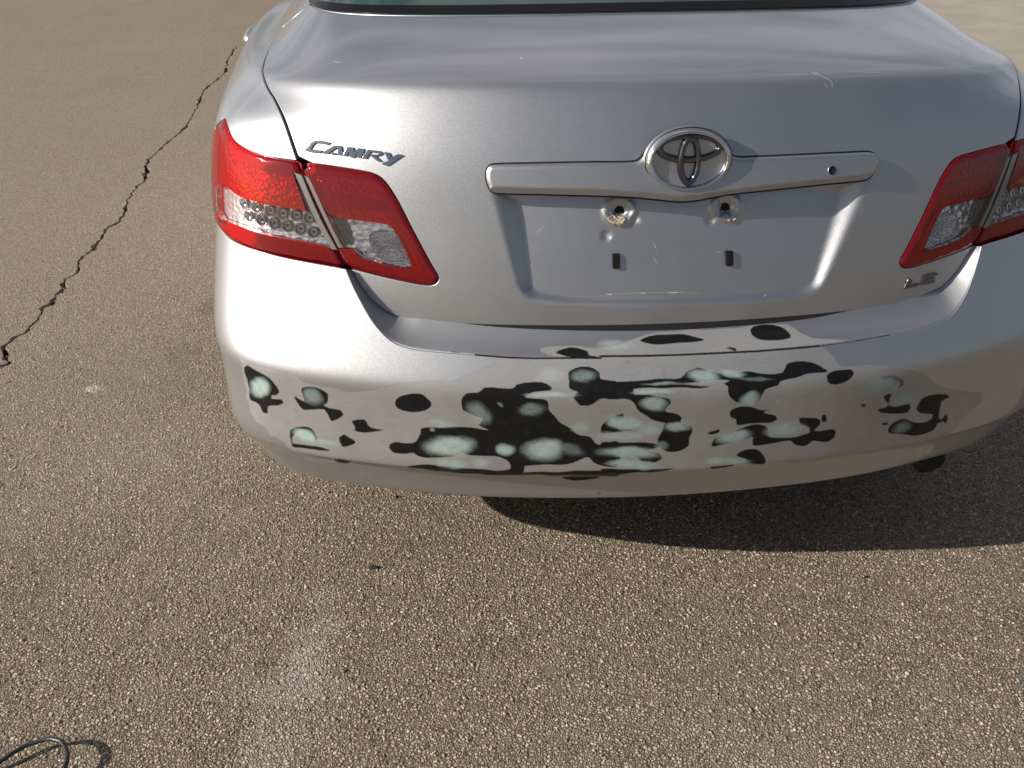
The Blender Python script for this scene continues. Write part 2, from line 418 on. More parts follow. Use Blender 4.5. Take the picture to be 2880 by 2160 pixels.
U_rows = [
 top([(0,.458,1.134),(.22,.463,1.133),(.44,.495,1.129),(.60,.565,1.122),(.70,.69,1.112),(.735,.90,1.105),(.745,1.15,1.10)],
     [(.75,1.5,1.09),(.75,2.1,1.06),(.74,2.8,1.02),(.72,3.2,1.0),(.66,3.45,1.0),(.36,3.62,1.0),(0,3.66,1.0)]),
 top([(0,.33,1.118),(.22,.335,1.117),(.44,.37,1.113),(.62,.44,1.104),(.735,.60,1.087),(.775,.86,1.073),(.79,1.15,1.062)],
     [(.795,1.5,1.05),(.80,2.1,1.02),(.80,2.9,.98),(.78,3.4,.95),(.70,3.75,.95),(.38,3.95,.95),(0,4.0,.95)]),
 top([(0,.21,1.096),(.22,.216,1.096),(.44,.25,1.092),(.64,.325,1.080),(.765,.50,1.058),(.81,.80,1.036),(.825,1.15,1.02)],
     [(.83,1.5,1.01),(.84,2.1,.99),(.84,3.0,.95),(.82,3.6,.90),(.72,4.1,.88),(.40,4.3,.88),(0,4.36,.88)]),
 top([(0,.152,1.080),(.22,.159,1.080),(.44,.193,1.076),(.652,.27,1.063),(.80,.435,1.042),(.866,.76,1.022),(.900,1.1,1.012)],
     [(.91,1.5,1.0),(.885,2.1,.95),(.88,3.1,.91),(.86,3.8,.85),(.745,4.35,.79),(.40,4.55,.79),(0,4.62,.79)]),
 top([(0,.128,1.071),(.22,.135,1.071),(.44,.169,1.067),(.657,.246,1.055),(.811,.41,1.034),(.878,.74,1.012),(.914,1.1,1.003)],
     [(.925,1.5,.99),(.89,2.1,.94),(.887,3.1,.90),(.867,3.85,.83),(.755,4.45,.76),(.40,4.65,.76),(0,4.70,.76)]),
 top([(0,.112,1.053),(.22,.119,1.053),(.44,.153,1.049),(.66,.231,1.036),(.822,.387,1.016),(.888,.70,.994),(.925,1.09,.985)],
     [(.935,1.5,.97),(.90,2.1,.92),(.897,3.1,.87),(.875,3.88,.80),(.765,4.55,.72),(.40,4.74,.72),(0,4.78,.72)]),
 row(.083, 1.010, .893, .945),
 row(.057, .958, .902, .895),
 row(.038, .893, .913, .83),
 row(.020, .82, .914, .765),
 row(.004, .75, .914, .705),
 row(-.010, .68, .91, .65),
 row(-.015, .60, .91, .59),
 row(.00, .50, .91, .50),
 row(.02, .40, .905, .39, front=(4.8, .4)),
 row(.03, .28, .89, .27, front=(4.75, .28)),
]
NU = Net(U_rows, vref=9)
B_rows = [
 row(.066, 1.005, .893, .915),
 row(.052, .955, .904, .865),
 row(.036, .89, .913, .80),
 row(.016, .82, .91, .755),
 row(-.006, .765, .914, .72),
 row(-.038, .70, .918, .675),
 row(-.070, .640, .922, .63),
 row(-.093, .597, .925, .592),
 row(-.106, .571, .925, .568),
 row(-.110, .554, .925, .553),
 row(-.110, .535, .924, .535),
 row(-.108, .49, .92, .49),
 row(-.106, .43, .922, .42),
 row(-.104, .385, .922, .362, W_=W2),
 row(-.102, .371, .915, .346, W_=W2),
 row(-.100, .364, .905, .336, W_=W2, tuck=.023),
 row(-.090, .337, .892, .298, W_=W2, tuck=.025),
 row(-.078, .303, .872, .254, W_=W2, tuck=.021),
 row(-.066, .279, .85, .228, W_=W2, tuck=.010),
 row(-.035, .272, .81, .222, W_=W2),
 row(.04, .275, .78, .222, W_=W2),
]
NB = Net(B_rows, vref=9)

# ------------------------------------------------------------------ traced outlines (pixels of the photograph)
GAP_TOP = [(868,14),(829,47),(790,80),(776,102),(759,132),(743,175),(738,199),(741,217),(753,248),(768,271),(782,298),(797,331),(813,376),(826,415),(839,452)]
GAP_LAMP = [(842,457),(857,506),(889,583),(922,655),(954,720),(973,753)]
C2 = [(974,757),(996,808),(1021,856),(1045,897),(1069,928),(1093,952),(1117,967),(1153,979),(1213,988),(1337,998),(1476,1007),(1740,1006),(1913,1000),(2127,988),(2287,973),(2400,957),(2500,943),(2552,933),(2601,922),(2649,905),(2673,891),(2697,863),(2721,820),(2740,769),(2753,724),(2761,692)]
C1 = [(987,757),(1012,800),(1035,832),(1069,863),(1105,885),(1131,893),(1160,898),(1200,903),(1260,910),(1370,920),(1500,926),(1740,929),(1913,925),(2130,911),(2280,896),(2380,880),(2480,864),(2527,854),(2552,846),(2590,832),(2615,822),(2649,806),(2685,770),(2709,735),(2728,705),(2742,690)]
LAMP_TOP = [(634,331),(640,352),(649,378),(661,397),(683,414),(714,428),(759,441),(833,452)]
LAMP_BOT = [(614,632),(621,645),(638,665),(658,679),(687,692),(730,706),(786,721),(849,734),(958,753)]
LID_LAMP = [(855,457),(905,463),(971,473),(1019,481),(1052,489),(1081,508),(1117,560),(1166,655),(1215,746),(1231,772),(1234,788),(1221,801),(1198,803),(1150,795),(1068,777),(990,757)]
def mir(P): Q = np.array(P, float)[::-1].copy(); Q[:, 0] *= -1; return Q

gap_top = px2st(NU, spl(GAP_TOP, 12)); gap_lamp = px2st(NU, spl(GAP_LAMP, 12))
c1 = px2st(NU, spl(C1, 12)); c2b = px2st(NB, spl(C2, 12))
lamp_top = px2st(NU, spl(LAMP_TOP, 8)); lamp_bot = px2st(NU, spl(LAMP_BOT, 8))
lid_lamp = px2st(NU, spl(LID_LAMP, 8)); lamp_bot_b = px2st(NB, spl(LAMP_BOT, 8))
car = bpy.data.objects.new('parked_car', None); C.objects.link(car)
tag(car, label='silver four-door saloon seen from behind, rear bumper sanded down to black and pale green patches', category='car')
# ------------------------------------------------------------------ trunk lid
def stmap(net_a, net_b, P):      # same 3-D place on another net, via the picture of it
    return px2st(net_b, proj(net_a.st(P[:, 0], P[:, 1])))
GARN = [(1387,462),(1500,459),(1650,456),(1770,455),(1795,449),(1812,430),(1830,402),(1860,378),(1900,364),(1940,360),(1980,365),(2012,382),(2036,408),(2050,430),(2070,441),(2110,441),(2250,435),(2380,429),(2440,427),(2458,434),(2466,452),(2460,475),(2434,505),(2300,520),(2141,537),(2062,545),(2005,555),(1960,564),(1913,567),(1860,563),(1815,558),(1750,553),(1680,551),(1530,547),(1395,543),(1376,528),(1367,500),(1370,474)]
REC = [(1380,525),(1384,548),(1400,600),(1421,680),(1444,765),(1456,805),(1475,832),(1510,848),(1600,857),(1750,860),(1900,859),(2080,852),(2220,840),(2280,828),(2312,806),(2335,765),(2375,680),(2415,590),(2440,530),(2455,490),(2300,470),(2000,480),(1700,485),(1450,490)]
garn = px2st(NU, spl(GARN, 6, True)); rec = px2st(NU, spl(REC, 8, True, corners=(19, 23)))
f_rec = sdf_grid(rec, .002, .05)
sL, sR = rec[:, 0].min(), rec[:, 0].max(); tT, tB = rec[:, 1].min(), rec[:, 1].max()
HOLES = px2st(NU, [(1748,598), (2054,588)]); DIMP = px2st(NU, [(1708,668), (1790,622), (2008,622)])
def sm(x): x = np.clip(x, 0, 1); return x*x*(3-2*x)
cen_s = px2st(NU, [(1918, 700)])[0][0]
def lid_disp(s, t):
    d = f_rec(s, t); k = np.clip((t-tT)/(tB-tT), 0, 1)
    wall = .014+.040*sm((np.abs(s-(sL+sR)/2)-.20)/.08)*(1-k)**.8
    D = .010+.019*(1-k)**.8
    z = -D*sm(d/wall+.05)
    z = z*(d > -.01)
    for i, (a, b) in enumerate(HOLES):
        rr = np.hypot((s-a)*.82, (t-b)); z = z+.0035*(sm((.030-rr)/.008)-sm((.021-rr)/.006))-.006*sm((.013-rr)/.006)
    for a, b in DIMP:
        rr = np.hypot(s-a, t-b); z = z-.0035*(sm((.013-rr)/.010))
    return z
LE_GLASS = [(868,14),(880,24),(930,32),(1000,37),(1120,39),(1400,39),(1820,36),(2100,30),(2350,18),(2480,9),(2560,2)]
lg = px2st(NU, [(868,14)])[0]
glass_edge = np.array([[s, NU.vt[0]+.0] for s in np.linspace(lg[0], -lg[0], 60)])
# the lid's front edge runs along the glass base, rising to the side gaps
tg = lg[1]
glass_edge[:, 1] = .004+(tg-.004)*np.clip((np.abs(glass_edge[:, 0])-abs(lg[0])+.05)/.05, 0, 1)**2
GW = .0028
def off_curve(P, d):
    t = np.gradient(P, axis=0); t /= np.linalg.norm(t, axis=1)[:, None]; return P+np.stack([-t[:, 1], t[:, 0]], 1)*d
lid_left = np.concatenate([off_curve(gap_top, 0)+[GW, 0], lid_lamp[1:]])
outl = np.concatenate([gap_top[:-1]+[GW*1.2, 0], lid_lamp[3:-3], c1, mir(lid_lamp[3:-3]), mir(gap_top[:-1]+[GW*1.2, 0]), mir(glass_edge)])
lid = panel('trunk_lid', NU, outl, M_paint, car, h=.0065, hb=.004, disp=lid_disp, r=.002, depth=.010, e=.002)
# quarter panels
def quarter(side):
    top_edge = [[s, .002] for s in np.linspace(lg[0]-.004, -2.2, 40)]
    tip = lamp_top[0]
    low = [[tip[0]-.10, tip[1]+.03], [tip[0]-.115, tip[1]+.10], [lamp_bot[0][0]-.09, lamp_bot[0][1]+.005], [lamp_bot[0][0]-.12, lamp_bot[0][1]+.06]]
    # wheel arch on the side
    T0 = NU.vt[-1]; arch = []
    yc, zc, rr = 1.03, .33, .365
    for a in np.linspace(R(195), R(-15), 40):
        y, z = yc-rr*math.cos(a)*-1, zc+rr*math.sin(a); arch.append((y, z))
    S = np.linspace(-2.3, -.9, 500); T = np.linspace(.35, T0, 300); SS, TT = np.meshgrid(S, T); P = NU.st(SS.ravel(), TT.ravel())
    ast = []
    for y, z in sorted(arch, key=lambda q: 0):
        k = ((P[:, 1]-y)**2+(P[:, 2]-z)**2).argmin(); ast.append([SS.ravel()[k], TT.ravel()[k]])
    ast = np.array(ast)
    if ast[0][0] < ast[-1][0]: ast = ast[::-1]
    o = np.concatenate([np.array(top_edge)[::-1], gap_top-[GW*1.2, 0], lamp_top[::-1][2:], np.array(low), np.array([[ast[0][0]+.10, lamp_bot[0][1]+.07]]), ast, np.array([[-2.2, T0-.01]])])
    if side > 0: o = mir(o)
    return panel('rear_quarter_panel', NU, o, M_paint, car, h=.014, hb=.006, r=.002, depth=.018)
for s_ in (-1, 1): quarter(s_)
# black liner behind every joint
def liner(net, s0, s1, t0, t1, off, name, ns=160, ntt=60, mat=None):
    S, T = np.meshgrid(np.linspace(s0, s1, ns), np.linspace(t0, t1, ntt)); P, N = net.frame(S.ravel(), T.ravel()); V = P-N*off
    F = [(j*ns+i, j*ns+i+1, (j+1)*ns+i+1, (j+1)*ns+i) for j in range(ntt-1) for i in range(ns-1)]
    return obj(name, mesh_from(name, V, F), mat or M_dark, car)
liner(NU, -2.2, 2.2, .0, NU.vt[-1], .055, 'inner_body_shell')
liner(NB, -1.2, 1.2, .30, NB.vt[-1]-.03, .045, 'bumper_core')

# ------------------------------------------------------------------ bumper
Tb = NB.vt[-1]
def bump_outline():
    l0 = lamp_bot_b[0]; Lft = [[l0[0]-.55, l0[1]+.05], [l0[0]-.12, l0[1]+.045], [l0[0]-.06, l0[1]+.0]]
    Lft = np.array(Lft); lower = np.array([[s, Tb-.004] for s in np.linspace(Lft[0][0], -Lft[0][0], 300)])[::-1]
    return np.concatenate([Lft, lamp_bot_b[:-1], c2b, mir(lamp_bot_b[:-1]), mir(Lft), lower])

# ---- paint repair: shapes of sanded primer, black guide coat and pale green filler, traced from the bumper
def c4(*p): return np.array([(600+.51537*x, 900+.51537*y) for x, y in p])
def c5(*p): return np.array([(1700+.53345*x, 860+.53345*y) for x, y in p])
PRIMER = [np.concatenate([c4((150,205),(165,300),(195,470),(235,560),(275,570),(310,635),(350,640),(430,715),(500,750),(530,770),(700,782),(1050,800),(1250,825),(1700,846),(2200,852)),
   c5((200,880),(560,856),(850,832),(1100,820),(1400,775),(1700,735),(1850,650),(1880,600),(1990,500),(1980,455),(1880,450),(1760,420),(1700,370),(1600,335),(1400,312),(1250,320),(1205,268),(1130,215),(800,180),(100,180)),
   c4((1900,130),(1600,160),(1560,215),(1500,260),(1370,305),(1300,335),(1150,335),(1000,352),(870,382),(750,391),(640,370),(500,342),(430,292),(330,266),(200,240))])]
BLACK = [c4((165,255),(185,245),(260,290),(320,330),(360,395),(345,410),(320,412),(320,428),(375,435),(380,455),(350,470),(300,470),(298,510),(275,510),(260,475),(230,450),(205,440),(190,350)),
 c4((475,380),(510,365),(570,370),(625,410),(620,455),(600,465),(630,480),(700,495),(712,515),(680,540),(650,555),(625,530),(610,490),(540,490),(490,490),(460,450),(440,415),(500,440)),
 c4((755,550),(830,545),(860,590),(930,602),(880,612),(820,615),(770,600),(775,580)),
 c4((1000,430),(1050,405),(1130,405),(1190,450),(1170,490),(1100,502),(1020,490),(993,465)),
 c4((420,600),(450,583),(520,585),(570,640),(560,660),(480,600),(430,640),(430,670),(500,680),(560,690),(640,712),(590,715),(480,695),(430,690)),
 c4((690,640),(715,622),(775,668),(700,690)), c4((660,765),(690,758),(750,770),(735,780),(680,778)),
 c4((960,680),(990,665),(1060,670),(1100,665),(1130,620),(1130,595),(1170,585),(1230,590),(1330,580),(1420,590),(1500,600),(1450,575),(1470,545),(1400,510),(1360,490),(1355,440),(1380,400),(1450,395),(1480,370),(1640,370),(1660,350),(1800,340),(1850,370),(1840,385),(1740,395),(1700,420),(1760,430),(1820,440),(1840,500),(1900,560),(1960,600),(2000,630),(2060,640),(2100,680),(2210,665),(2212,790),(2150,800),(2080,780),(2040,750),(1960,780),(1880,790),(1800,790),(1700,800),(1690,830),(2212,820),(2212,850),(1700,845),(1500,845),(1300,830),(1180,820),(1050,800),(1150,790),(1300,800),(1450,815),(1550,820),(1620,810),(1610,770),(1540,745),(1400,740),(1350,720),(1310,740),(1180,755),(1110,740),(1095,725),(1050,730),(980,720)),
 c4((1940,340),(1940,290),(1980,262),(2060,258),(2110,290),(2110,320),(2212,340),(2212,425),(2120,430),(2060,465),(2000,465),(1965,420),(1990,395),(1945,375)),
 c5((-10,402),(120,400),(280,385),(400,380),(430,350),(490,327),(560,345),(640,360),(700,355),(760,345),(840,358),(940,350),(955,310),(1010,293),(1100,300),(1150,325),(1180,350),(1080,355),(1010,380),(930,400),(920,420),(850,440),(830,480),(810,505),(700,510),(670,490),(650,450),(650,425),(630,410),(660,395),(560,390),(440,410),(300,410),(555,425),(500,435),(350,432),(150,440),(160,470),(250,470),(340,490),(350,510),(320,550),(380,570),(405,590),(405,620),(460,640),(460,670),(450,700),(440,740),(400,765),(330,768),(280,730),(290,690),(310,640),(320,620),(230,590),(170,540),(140,500),(110,490),(-10,485)),
 c5((-20,640),(30,590),(100,570),(100,600),(60,640),(150,655),(60,665),(-20,670)), c5((-20,720),(60,720),(280,725),(300,740),(230,760),(290,780),(305,800),(270,825),(200,820),(100,760),(-20,760)),
 c5((-20,860),(150,862),(370,858),(350,865),(200,880),(-20,890)), c5((1170,370),(1210,345),(1300,335),(1320,355),(1280,400),(1220,418),(1175,400)),
 c5((670,550),(740,530),(830,548),(880,545),(840,560),(900,580),(910,600),(880,615),(780,620),(700,630),(690,600),(665,590)), c5((540,670),(605,650),(600,670),(560,680)),
 c5((565,740),(580,700),(640,680),(740,640),(800,625),(860,640),(870,690),(990,695),(1050,680),(1080,670),(1080,640),(1030,620),(1020,595),(1120,590),(1140,620),(1100,660),(1130,660),(1210,650),(1215,690),(1170,718),(1100,710),(1060,740),(1000,735),(980,710),(860,730),(780,735),(790,690),(760,700),(600,735)),
 c5((1145,580),(1165,568),(1170,610),(1150,615)), c5((695,790),(740,760),(800,757),(835,780),(845,830),(760,832),(700,842),(560,858),(560,848),(690,835),(760,820)),
 c5((1455,385),(1520,370),(1580,400),(1580,420),(1540,440),(1560,410)), c5((1475,475),(1520,470),(1500,500),(1530,530),(1610,520),(1600,560),(1540,572),(1450,560),(1440,545),(1490,530)),
 c5((1650,520),(1680,485),(1750,465),(1810,470),(1825,485),(1780,505),(1765,560),(1760,590),(1775,600),(1800,570),(1812,590),(1800,625),(1790,610),(1760,620),(1740,650),(1700,670),(1630,685),(1580,680),(1500,670),(1490,655),(1520,620),(1580,595),(1640,615),(1700,610),(1730,575),(1670,565),(1645,540)),
 c5((1465,620),(1495,615),(1490,630),(1465,632)), c5((1340,518),(1380,518),(1370,533)),
 c5((185,185),(260,155),(400,150),(525,180),(400,197),(260,202)), c5((780,110),(900,100),(985,155),(940,180),(830,180),(775,150)),
 c4((1860,175),(1900,158),(1960,150),(2040,170),(2045,192),(2115,205),(1990,212),(1900,190)), c5((640,215),(700,228),(690,240),(640,222)), c4((1910,855),(2120,855),(2090,868),(1960,876)), c4((2088,944),(2110,941),(2125,944),(2105,948))]
LINES = [(c4((1300,173),(1345,179)), 1.2), (c4((1430,190),(1600,204),(1750,209),(2000,207),(2115,208)), 3.0), (c5((-20,266),(200,264),(400,259),(800,240),(1000,224),(1130,212)), 3.2), (c5((1130,212),(1300,190),(1500,155)), 2.0)]
FILL = [(4,255,365,45,50,1,35),(4,545,415,60,42,.55,20),(4,500,635,62,32,1,30),(4,620,665,80,16,.6,5),(4,1290,690,120,55,1,0),(4,1250,565,80,18,.6,8),(4,1600,705,48,32,1,0),(4,1800,710,105,58,1,0),
 (4,1840,410,130,16,.95,2),(4,1300,787,90,24,.8,3),(4,1450,510,50,75,.5,-40),(4,1740,490,80,38,.5,0),(4,1850,300,80,38,.45,0),(4,2020,305,70,38,.5,0),(4,2190,560,34,30,.9,0),(4,2000,590,55,35,.6,0),(4,1950,705,90,34,.4,10),(4,1560,460,22,12,.5,40),(4,1200,600,14,10,.6,0),(4,1470,780,60,26,.6,0),
 (5,520,372,85,36,.85,5),(5,680,357,60,20,.9,0),(5,260,455,105,13,.9,0),(5,255,520,66,33,.9,0),(5,120,620,80,32,1,0),(5,240,650,70,38,.7,0),(5,100,685,130,20,.75,0),(5,130,775,150,30,.95,3),(5,150,838,135,22,1,2),(5,390,640,70,28,.85,0),(5,790,385,105,13,.4,5),(5,760,495,58,33,.95,-20),
 (5,680,690,95,34,1,-8),(5,950,655,92,34,1,-8),(5,650,822,112,17,1,-2),(5,1480,415,88,38,.9,-12),(5,1575,490,62,26,.85,-15),(5,1530,515,50,16,.8,0),(5,1570,640,62,26,.6,-15),(5,925,505,18,14,.6,0),(5,300,410,100,9,.6,0),(5,60,205,100,28,.5,0),(5,310,745,40,26,.5,0)]
def repair_fields(P, N):
    vis = np.einsum('ij,ij->i', N, P-CAM) < 0; q = proj(P); out = {}
    box_ = (q[:, 0] > 560) & (q[:, 0] < 2870) & (q[:, 1] > 880) & (q[:, 1] < 1420) & vis; Q = q[box_]
    w = np.array([math.sin(1)]);  # small wobble keeps traced edges from looking drawn
    J = Q+np.stack([np.sin(Q[:, 1]*.17)+np.sin(Q[:, 1]*.11+Q[:, 0]*.07), np.sin(Q[:, 0]*.043)+np.sin(Q[:, 0]*.071+Q[:, 1]*.09)], 1)*[1., .7]
    for nm, polys, soft in (('primer', PRIMER, 5.), ('black', BLACK, 5.)):
        f = np.full(len(Q), -50.)
        for p in polys:
            p = spl(p, 9, True); lo, hi = p.min(0)-9, p.max(0)+9
            k = (J[:, 0] > lo[0]) & (J[:, 0] < hi[0]) & (J[:, 1] > lo[1]) & (J[:, 1] < hi[1])
            if k.any(): f[k] = np.maximum(f[k], sdf(J[k], p))
        if nm == 'black':
            for p, r_ in LINES: f = np.maximum(f, r_-dist(Q, p, False))
        a = np.zeros(len(P)); a[box_] = np.clip(.5+f/(2*soft), 0, 1); out[nm] = a
    f = np.zeros(len(Q))
    def wob(a, b, k, ph): return sum(np.sin(a*w_*k+b*w_*.7*c_+ph+i*1.7)/(i+1) for i, (w_, c_) in enumerate(((.035, 1), (.071, -1.3), (.13, .9), (.23, -1.1))))
    Q = Q+np.stack([wob(Q[:, 0], Q[:, 1], .8, .3), wob(Q[:, 1], Q[:, 0], 1.4, 2.1)], 1)*[4., 2.5]
    for c, x, y, rx, ry, amt, ang in FILL:
        k = .51537 if c == 4 else .53345; o = (600, 900) if c == 4 else (1700, 860)
        d = Q-[o[0]+k*x, o[1]+k*y]; a = R(ang); rx, ry = rx*1.12, ry*1.12; u = d[:, 0]*math.cos(a)+d[:, 1]*math.sin(a); v = -d[:, 0]*math.sin(a)+d[:, 1]*math.cos(a)
        rr = np.sqrt((u/(rx*k))**2+(v/(ry*k))**2); f = np.maximum(f, amt*sm((1.42-rr)/1.1))
    a = np.zeros(len(P)); a[box_] = f; out['filler'] = a
    return out
def repaired_paint():
    M = Mat('repaired_bumper_paint').set(Metallic=1.0, Roughness=.50, Coat_Weight=1.0, Coat_Roughness=.035)
    def at(n): return M.n('Attribute', attribute_name=n).outputs['Fac']
    big = M.noise(9, 4, .6); fine = M.noise(260, 4, .7); mid = M.noise(60, 4, .65)
    def edge(v, n, amt, w):
        x = M.math('ADD', v, M.math('MULTIPLY', M.math('SUBTRACT', n, .5), amt)); return M.step(x, .5-w, .5+w)
    pr = M.math('MULTIPLY', edge(at('primer'), mid, .45, .22), .86); bk = edge(at('black'), fine, .38, .20)
    fi = at('filler'); sp = M.math('ADD', fi, M.math('MULTIPLY', M.math('SUBTRACT', M.noise(420, 3, .8), .5), .6)); fi = M.math('MULTIPLY', M.step(sp, .05, 1.0), M.step(fi, .02, .3))
    prc = M.mix(M.step(big, .3, .7), (.33, .324, .318), (.39, .384, .378)); prc = M.mix(M.step(mid, .55, .8), prc, (.30, .294, .288))
    mps = M.n('Mapping'); mps.inputs['Scale'].default_value = (6, 6, 120); M.l(M.coord(), mps.inputs['Vector']); sand = M.noise(1.6, 5, .75, vec=mps.outputs[0]); prc = M.mix(M.math('MULTIPLY', M.step(sand, .45, .75), .35), prc, (.255, .25, .245))
    blc = M.mix(M.step(mid, .4, .8), (.006, .0062, .0068), (.014, .014, .015))
    fic = M.mix(M.step(mid, .3, .7), (.285, .37, .355), (.365, .45, .43))
    c = M.mix(pr, PAINT, prc); c = M.mix(bk, c, blc); c = M.mix(fi, c, fic); M.l(c, M.b.inputs['Base Color'])
    cov = M.math('MAXIMUM', M.math('MAXIMUM', pr, bk), fi)
    M.l(M.math('SUBTRACT', 1.0, M.math('MULTIPLY', cov, M.mixf(M.math('MAXIMUM', bk, fi), .55, 1.0))), M.b.inputs['Metallic'])
    M.l(M.mixf(bk, M.mixf(cov, 1.0, .25), .08), M.b.inputs['Coat Weight']); M.l(M.mixf(bk, .5, .22), M.b.inputs['Specular IOR Level']); M.l(M.mixf(cov, .035, .28), M.b.inputs['Coat Roughness'])
    M.l(M.mixf(fi, M.mixf(bk, M.mixf(pr, .52, .54), .42), .75), M.b.inputs['Roughness'])
    M.l(M.bump(M.math('ADD', M.math('MULTIPLY', fi, .6), M.math('MULTIPLY', pr, -.4)), .5, .0006, flake(M)), M.b.inputs['Normal'])
    return M.m
M_bump = repaired_paint()
def add_fields(o):
    me = o.data; n = len(me.vertices); P = np.empty(n*3); me.vertices.foreach_get('co', P); P = P.reshape(-1, 3)
    N = np.array([v[:] for v in [x.vector for x in me.vertex_normals]])
    for k, v in repair_fields(P, N).items():
        a = me.attributes.new(k, 'FLOAT', 'POINT'); a.data.foreach_set('value', v.astype(np.float32))
def bump_disp(s, t):
    return np.zeros_like(s)
bump = panel('rear_bumper', NB, bump_outline(), M_bump, car, h=.0026, hb=.003, r=.003, depth=.004)
add_fields(bump)
tag(bump, label='rear bumper cover sanded in patches down to grey primer, black and pale green filler')
# the step between bumper edge and trunk lid
def rows_between():
    n = 900; A = resample(c2b, 1, False) if False else c2b
    ka = px2st(NB, C2); kb = px2st(NU, C1)
    PA = NB.st(ka[:, 0], ka[:, 1]); PB, NBn = NU.frame(kb[:, 0], kb[:, 1])
    # dense versions share a parameter that runs key point by key point
    a = spl(PA[:, :2], .0045); # lengths only used for counts
    t = np.linspace(0, len(C2)-1, n)
    def cr(P, t):
        i = np.clip(t.astype(int), 0, len(P)-2); f = (t-i)[:, None]; g = lambda k: P[np.clip(k, 0, len(P)-1)]
        p0, p1, p2, p3 = g(i-1), g(i), g(i+1), g(i+2)
        return .5*((2*p1)+(p2-p0)*f+(2*p0-5*p1+4*p2-p3)*f*f+(-p0+3*p1-3*p2+p3)*f**3)
    a = cr(ka, t); b = cr(kb, np.interp(t, np.arange(len(C2)), np.linspace(0, len(C1)-1, len(C2))))
    return a, b
kA, kB = rows_between()
PA, NA = NB.frame(kA[:, 0], kA[:, 1]); PB, NBn = NU.frame(kB[:, 0], kB[:, 1])
PB = PB-NBn*(.002+.013*sm((np.abs(kB[:, 0])-.48)/.08))[:, None]+np.array([0, 0, .005])
dirn = PB-PA; ln = np.linalg.norm(dirn, axis=1)[:, None]
# start a little below the crease on the bumper's rolled lip
P0 = PA-NA*.003
rows_ = []
ts = np.r_[0, .02, .05, .09, .14, .2, np.linspace(.28, 1, 14)]
for u in ts:
    q = P0*(1-u)+PB*u
    q = q+(NA*.0025*(1-u)*(1-math.exp(-u*30)))+np.array([0, 0, -.004])*math.sin(math.pi*u)
    rows_.append(q)
V = np.concatenate(rows_); n_ = len(PA)
Fq = [(j*n_+i, (j+1)*n_+i, (j+1)*n_+i+1, j*n_+i+1) for j in range(len(ts)-1) for i in range(n_-1)]
me = mesh_from('bumper_step', V, [f[::-1] for f in Fq]); step = obj('bumper_step', me, M_bump, bump)
nn_ = np.array([x.vector[:] for x in me.vertex_normals])
if nn_[:, 2].mean() < 0: me.flip_normals()
def add_fields2(o):
    me = o.data; n = len(me.vertices); P = np.empty(n*3); me.vertices.foreach_get('co', P); P = P.reshape(-1, 3)
    for k, v in repair_fields(P, CAM-P).items():
        # only the middle of the step was sanded
        me.attributes.new(k, 'FLOAT', 'POINT').data.foreach_set('value', v.astype(np.float32))
SH_PR = [np.concatenate([c4((1780,165),(1900,138),(2080,152),(2212,135)), c5((120,185),(300,140),(700,118),(780,105),(930,96),(1010,125),(1080,165),(1280,190),(1140,215),(800,245),(0,275)), c4((2100,215),(1900,205))])]
_p = PRIMER; PRIMER = SH_PR; add_fields2(step); PRIMER = _p

# ------------------------------------------------------------------ rear lamps
def cp1(*p): return [(580+.32550*x, 300+.32550*y) for x, y in p]
BAND_TOP = cp1((100,690),(180,690),(280,770),(400,815),(600,865),(890,912)); BAND_BOT = [(629,616),(634,615),(672,630),(741,654),(831,673),(914,688)]
STRIP_L = [(829,484),(850,530),(872,582),(900,640),(934,701)]; STRIP_R = [(852,492),(878,555),(909,623),(952,703)]
TIPX = lamp_top[0]
fl_outer = np.concatenate([lamp_top, gap_lamp[2:-1]-[GW*1.1, 0], lamp_bot[::-1], np.array([[lamp_bot[0][0]-.05, lamp_bot[0][1]+.002], [lamp_bot[0][0]-.085, lamp_bot[0][1]-.02], [TIPX[0]-.11, TIPX[1]+.10], [TIPX[0]-.08, TIPX[1]+.03]])])
def region(pts, net=NU, step_=8, corners=()): return px2st(net, spl(pts, step_, True, corners=corners))
clear_f = px2st(NU, np.concatenate([spl(STRIP_R, 8), spl(BAND_BOT[::-1], 8), np.array([(616,590)]), spl(BAND_TOP, 8), spl([(868,592),(848,540),(829,484)], 8)]))
lid_o = np.concatenate([lid_lamp[2:-1], gap_lamp[::-1][1:-2]+[GW*1.1, 0]])
LID_CLEAR = cp1((900,640),(1000,845),(1070,945),(1180,970),(1560,1025),(1620,1070),(1700,1200),(1775,1375),(1700,1385),(1500,1340),(1330,1280),(1270,1225),(1200,1215),(1150,1215),(1080,1060),(980,860),(860,600))
clear_l = px2st(NU, spl(LID_CLEAR, 8, True, corners=(0, 2, 7, 12, 13, 16)))
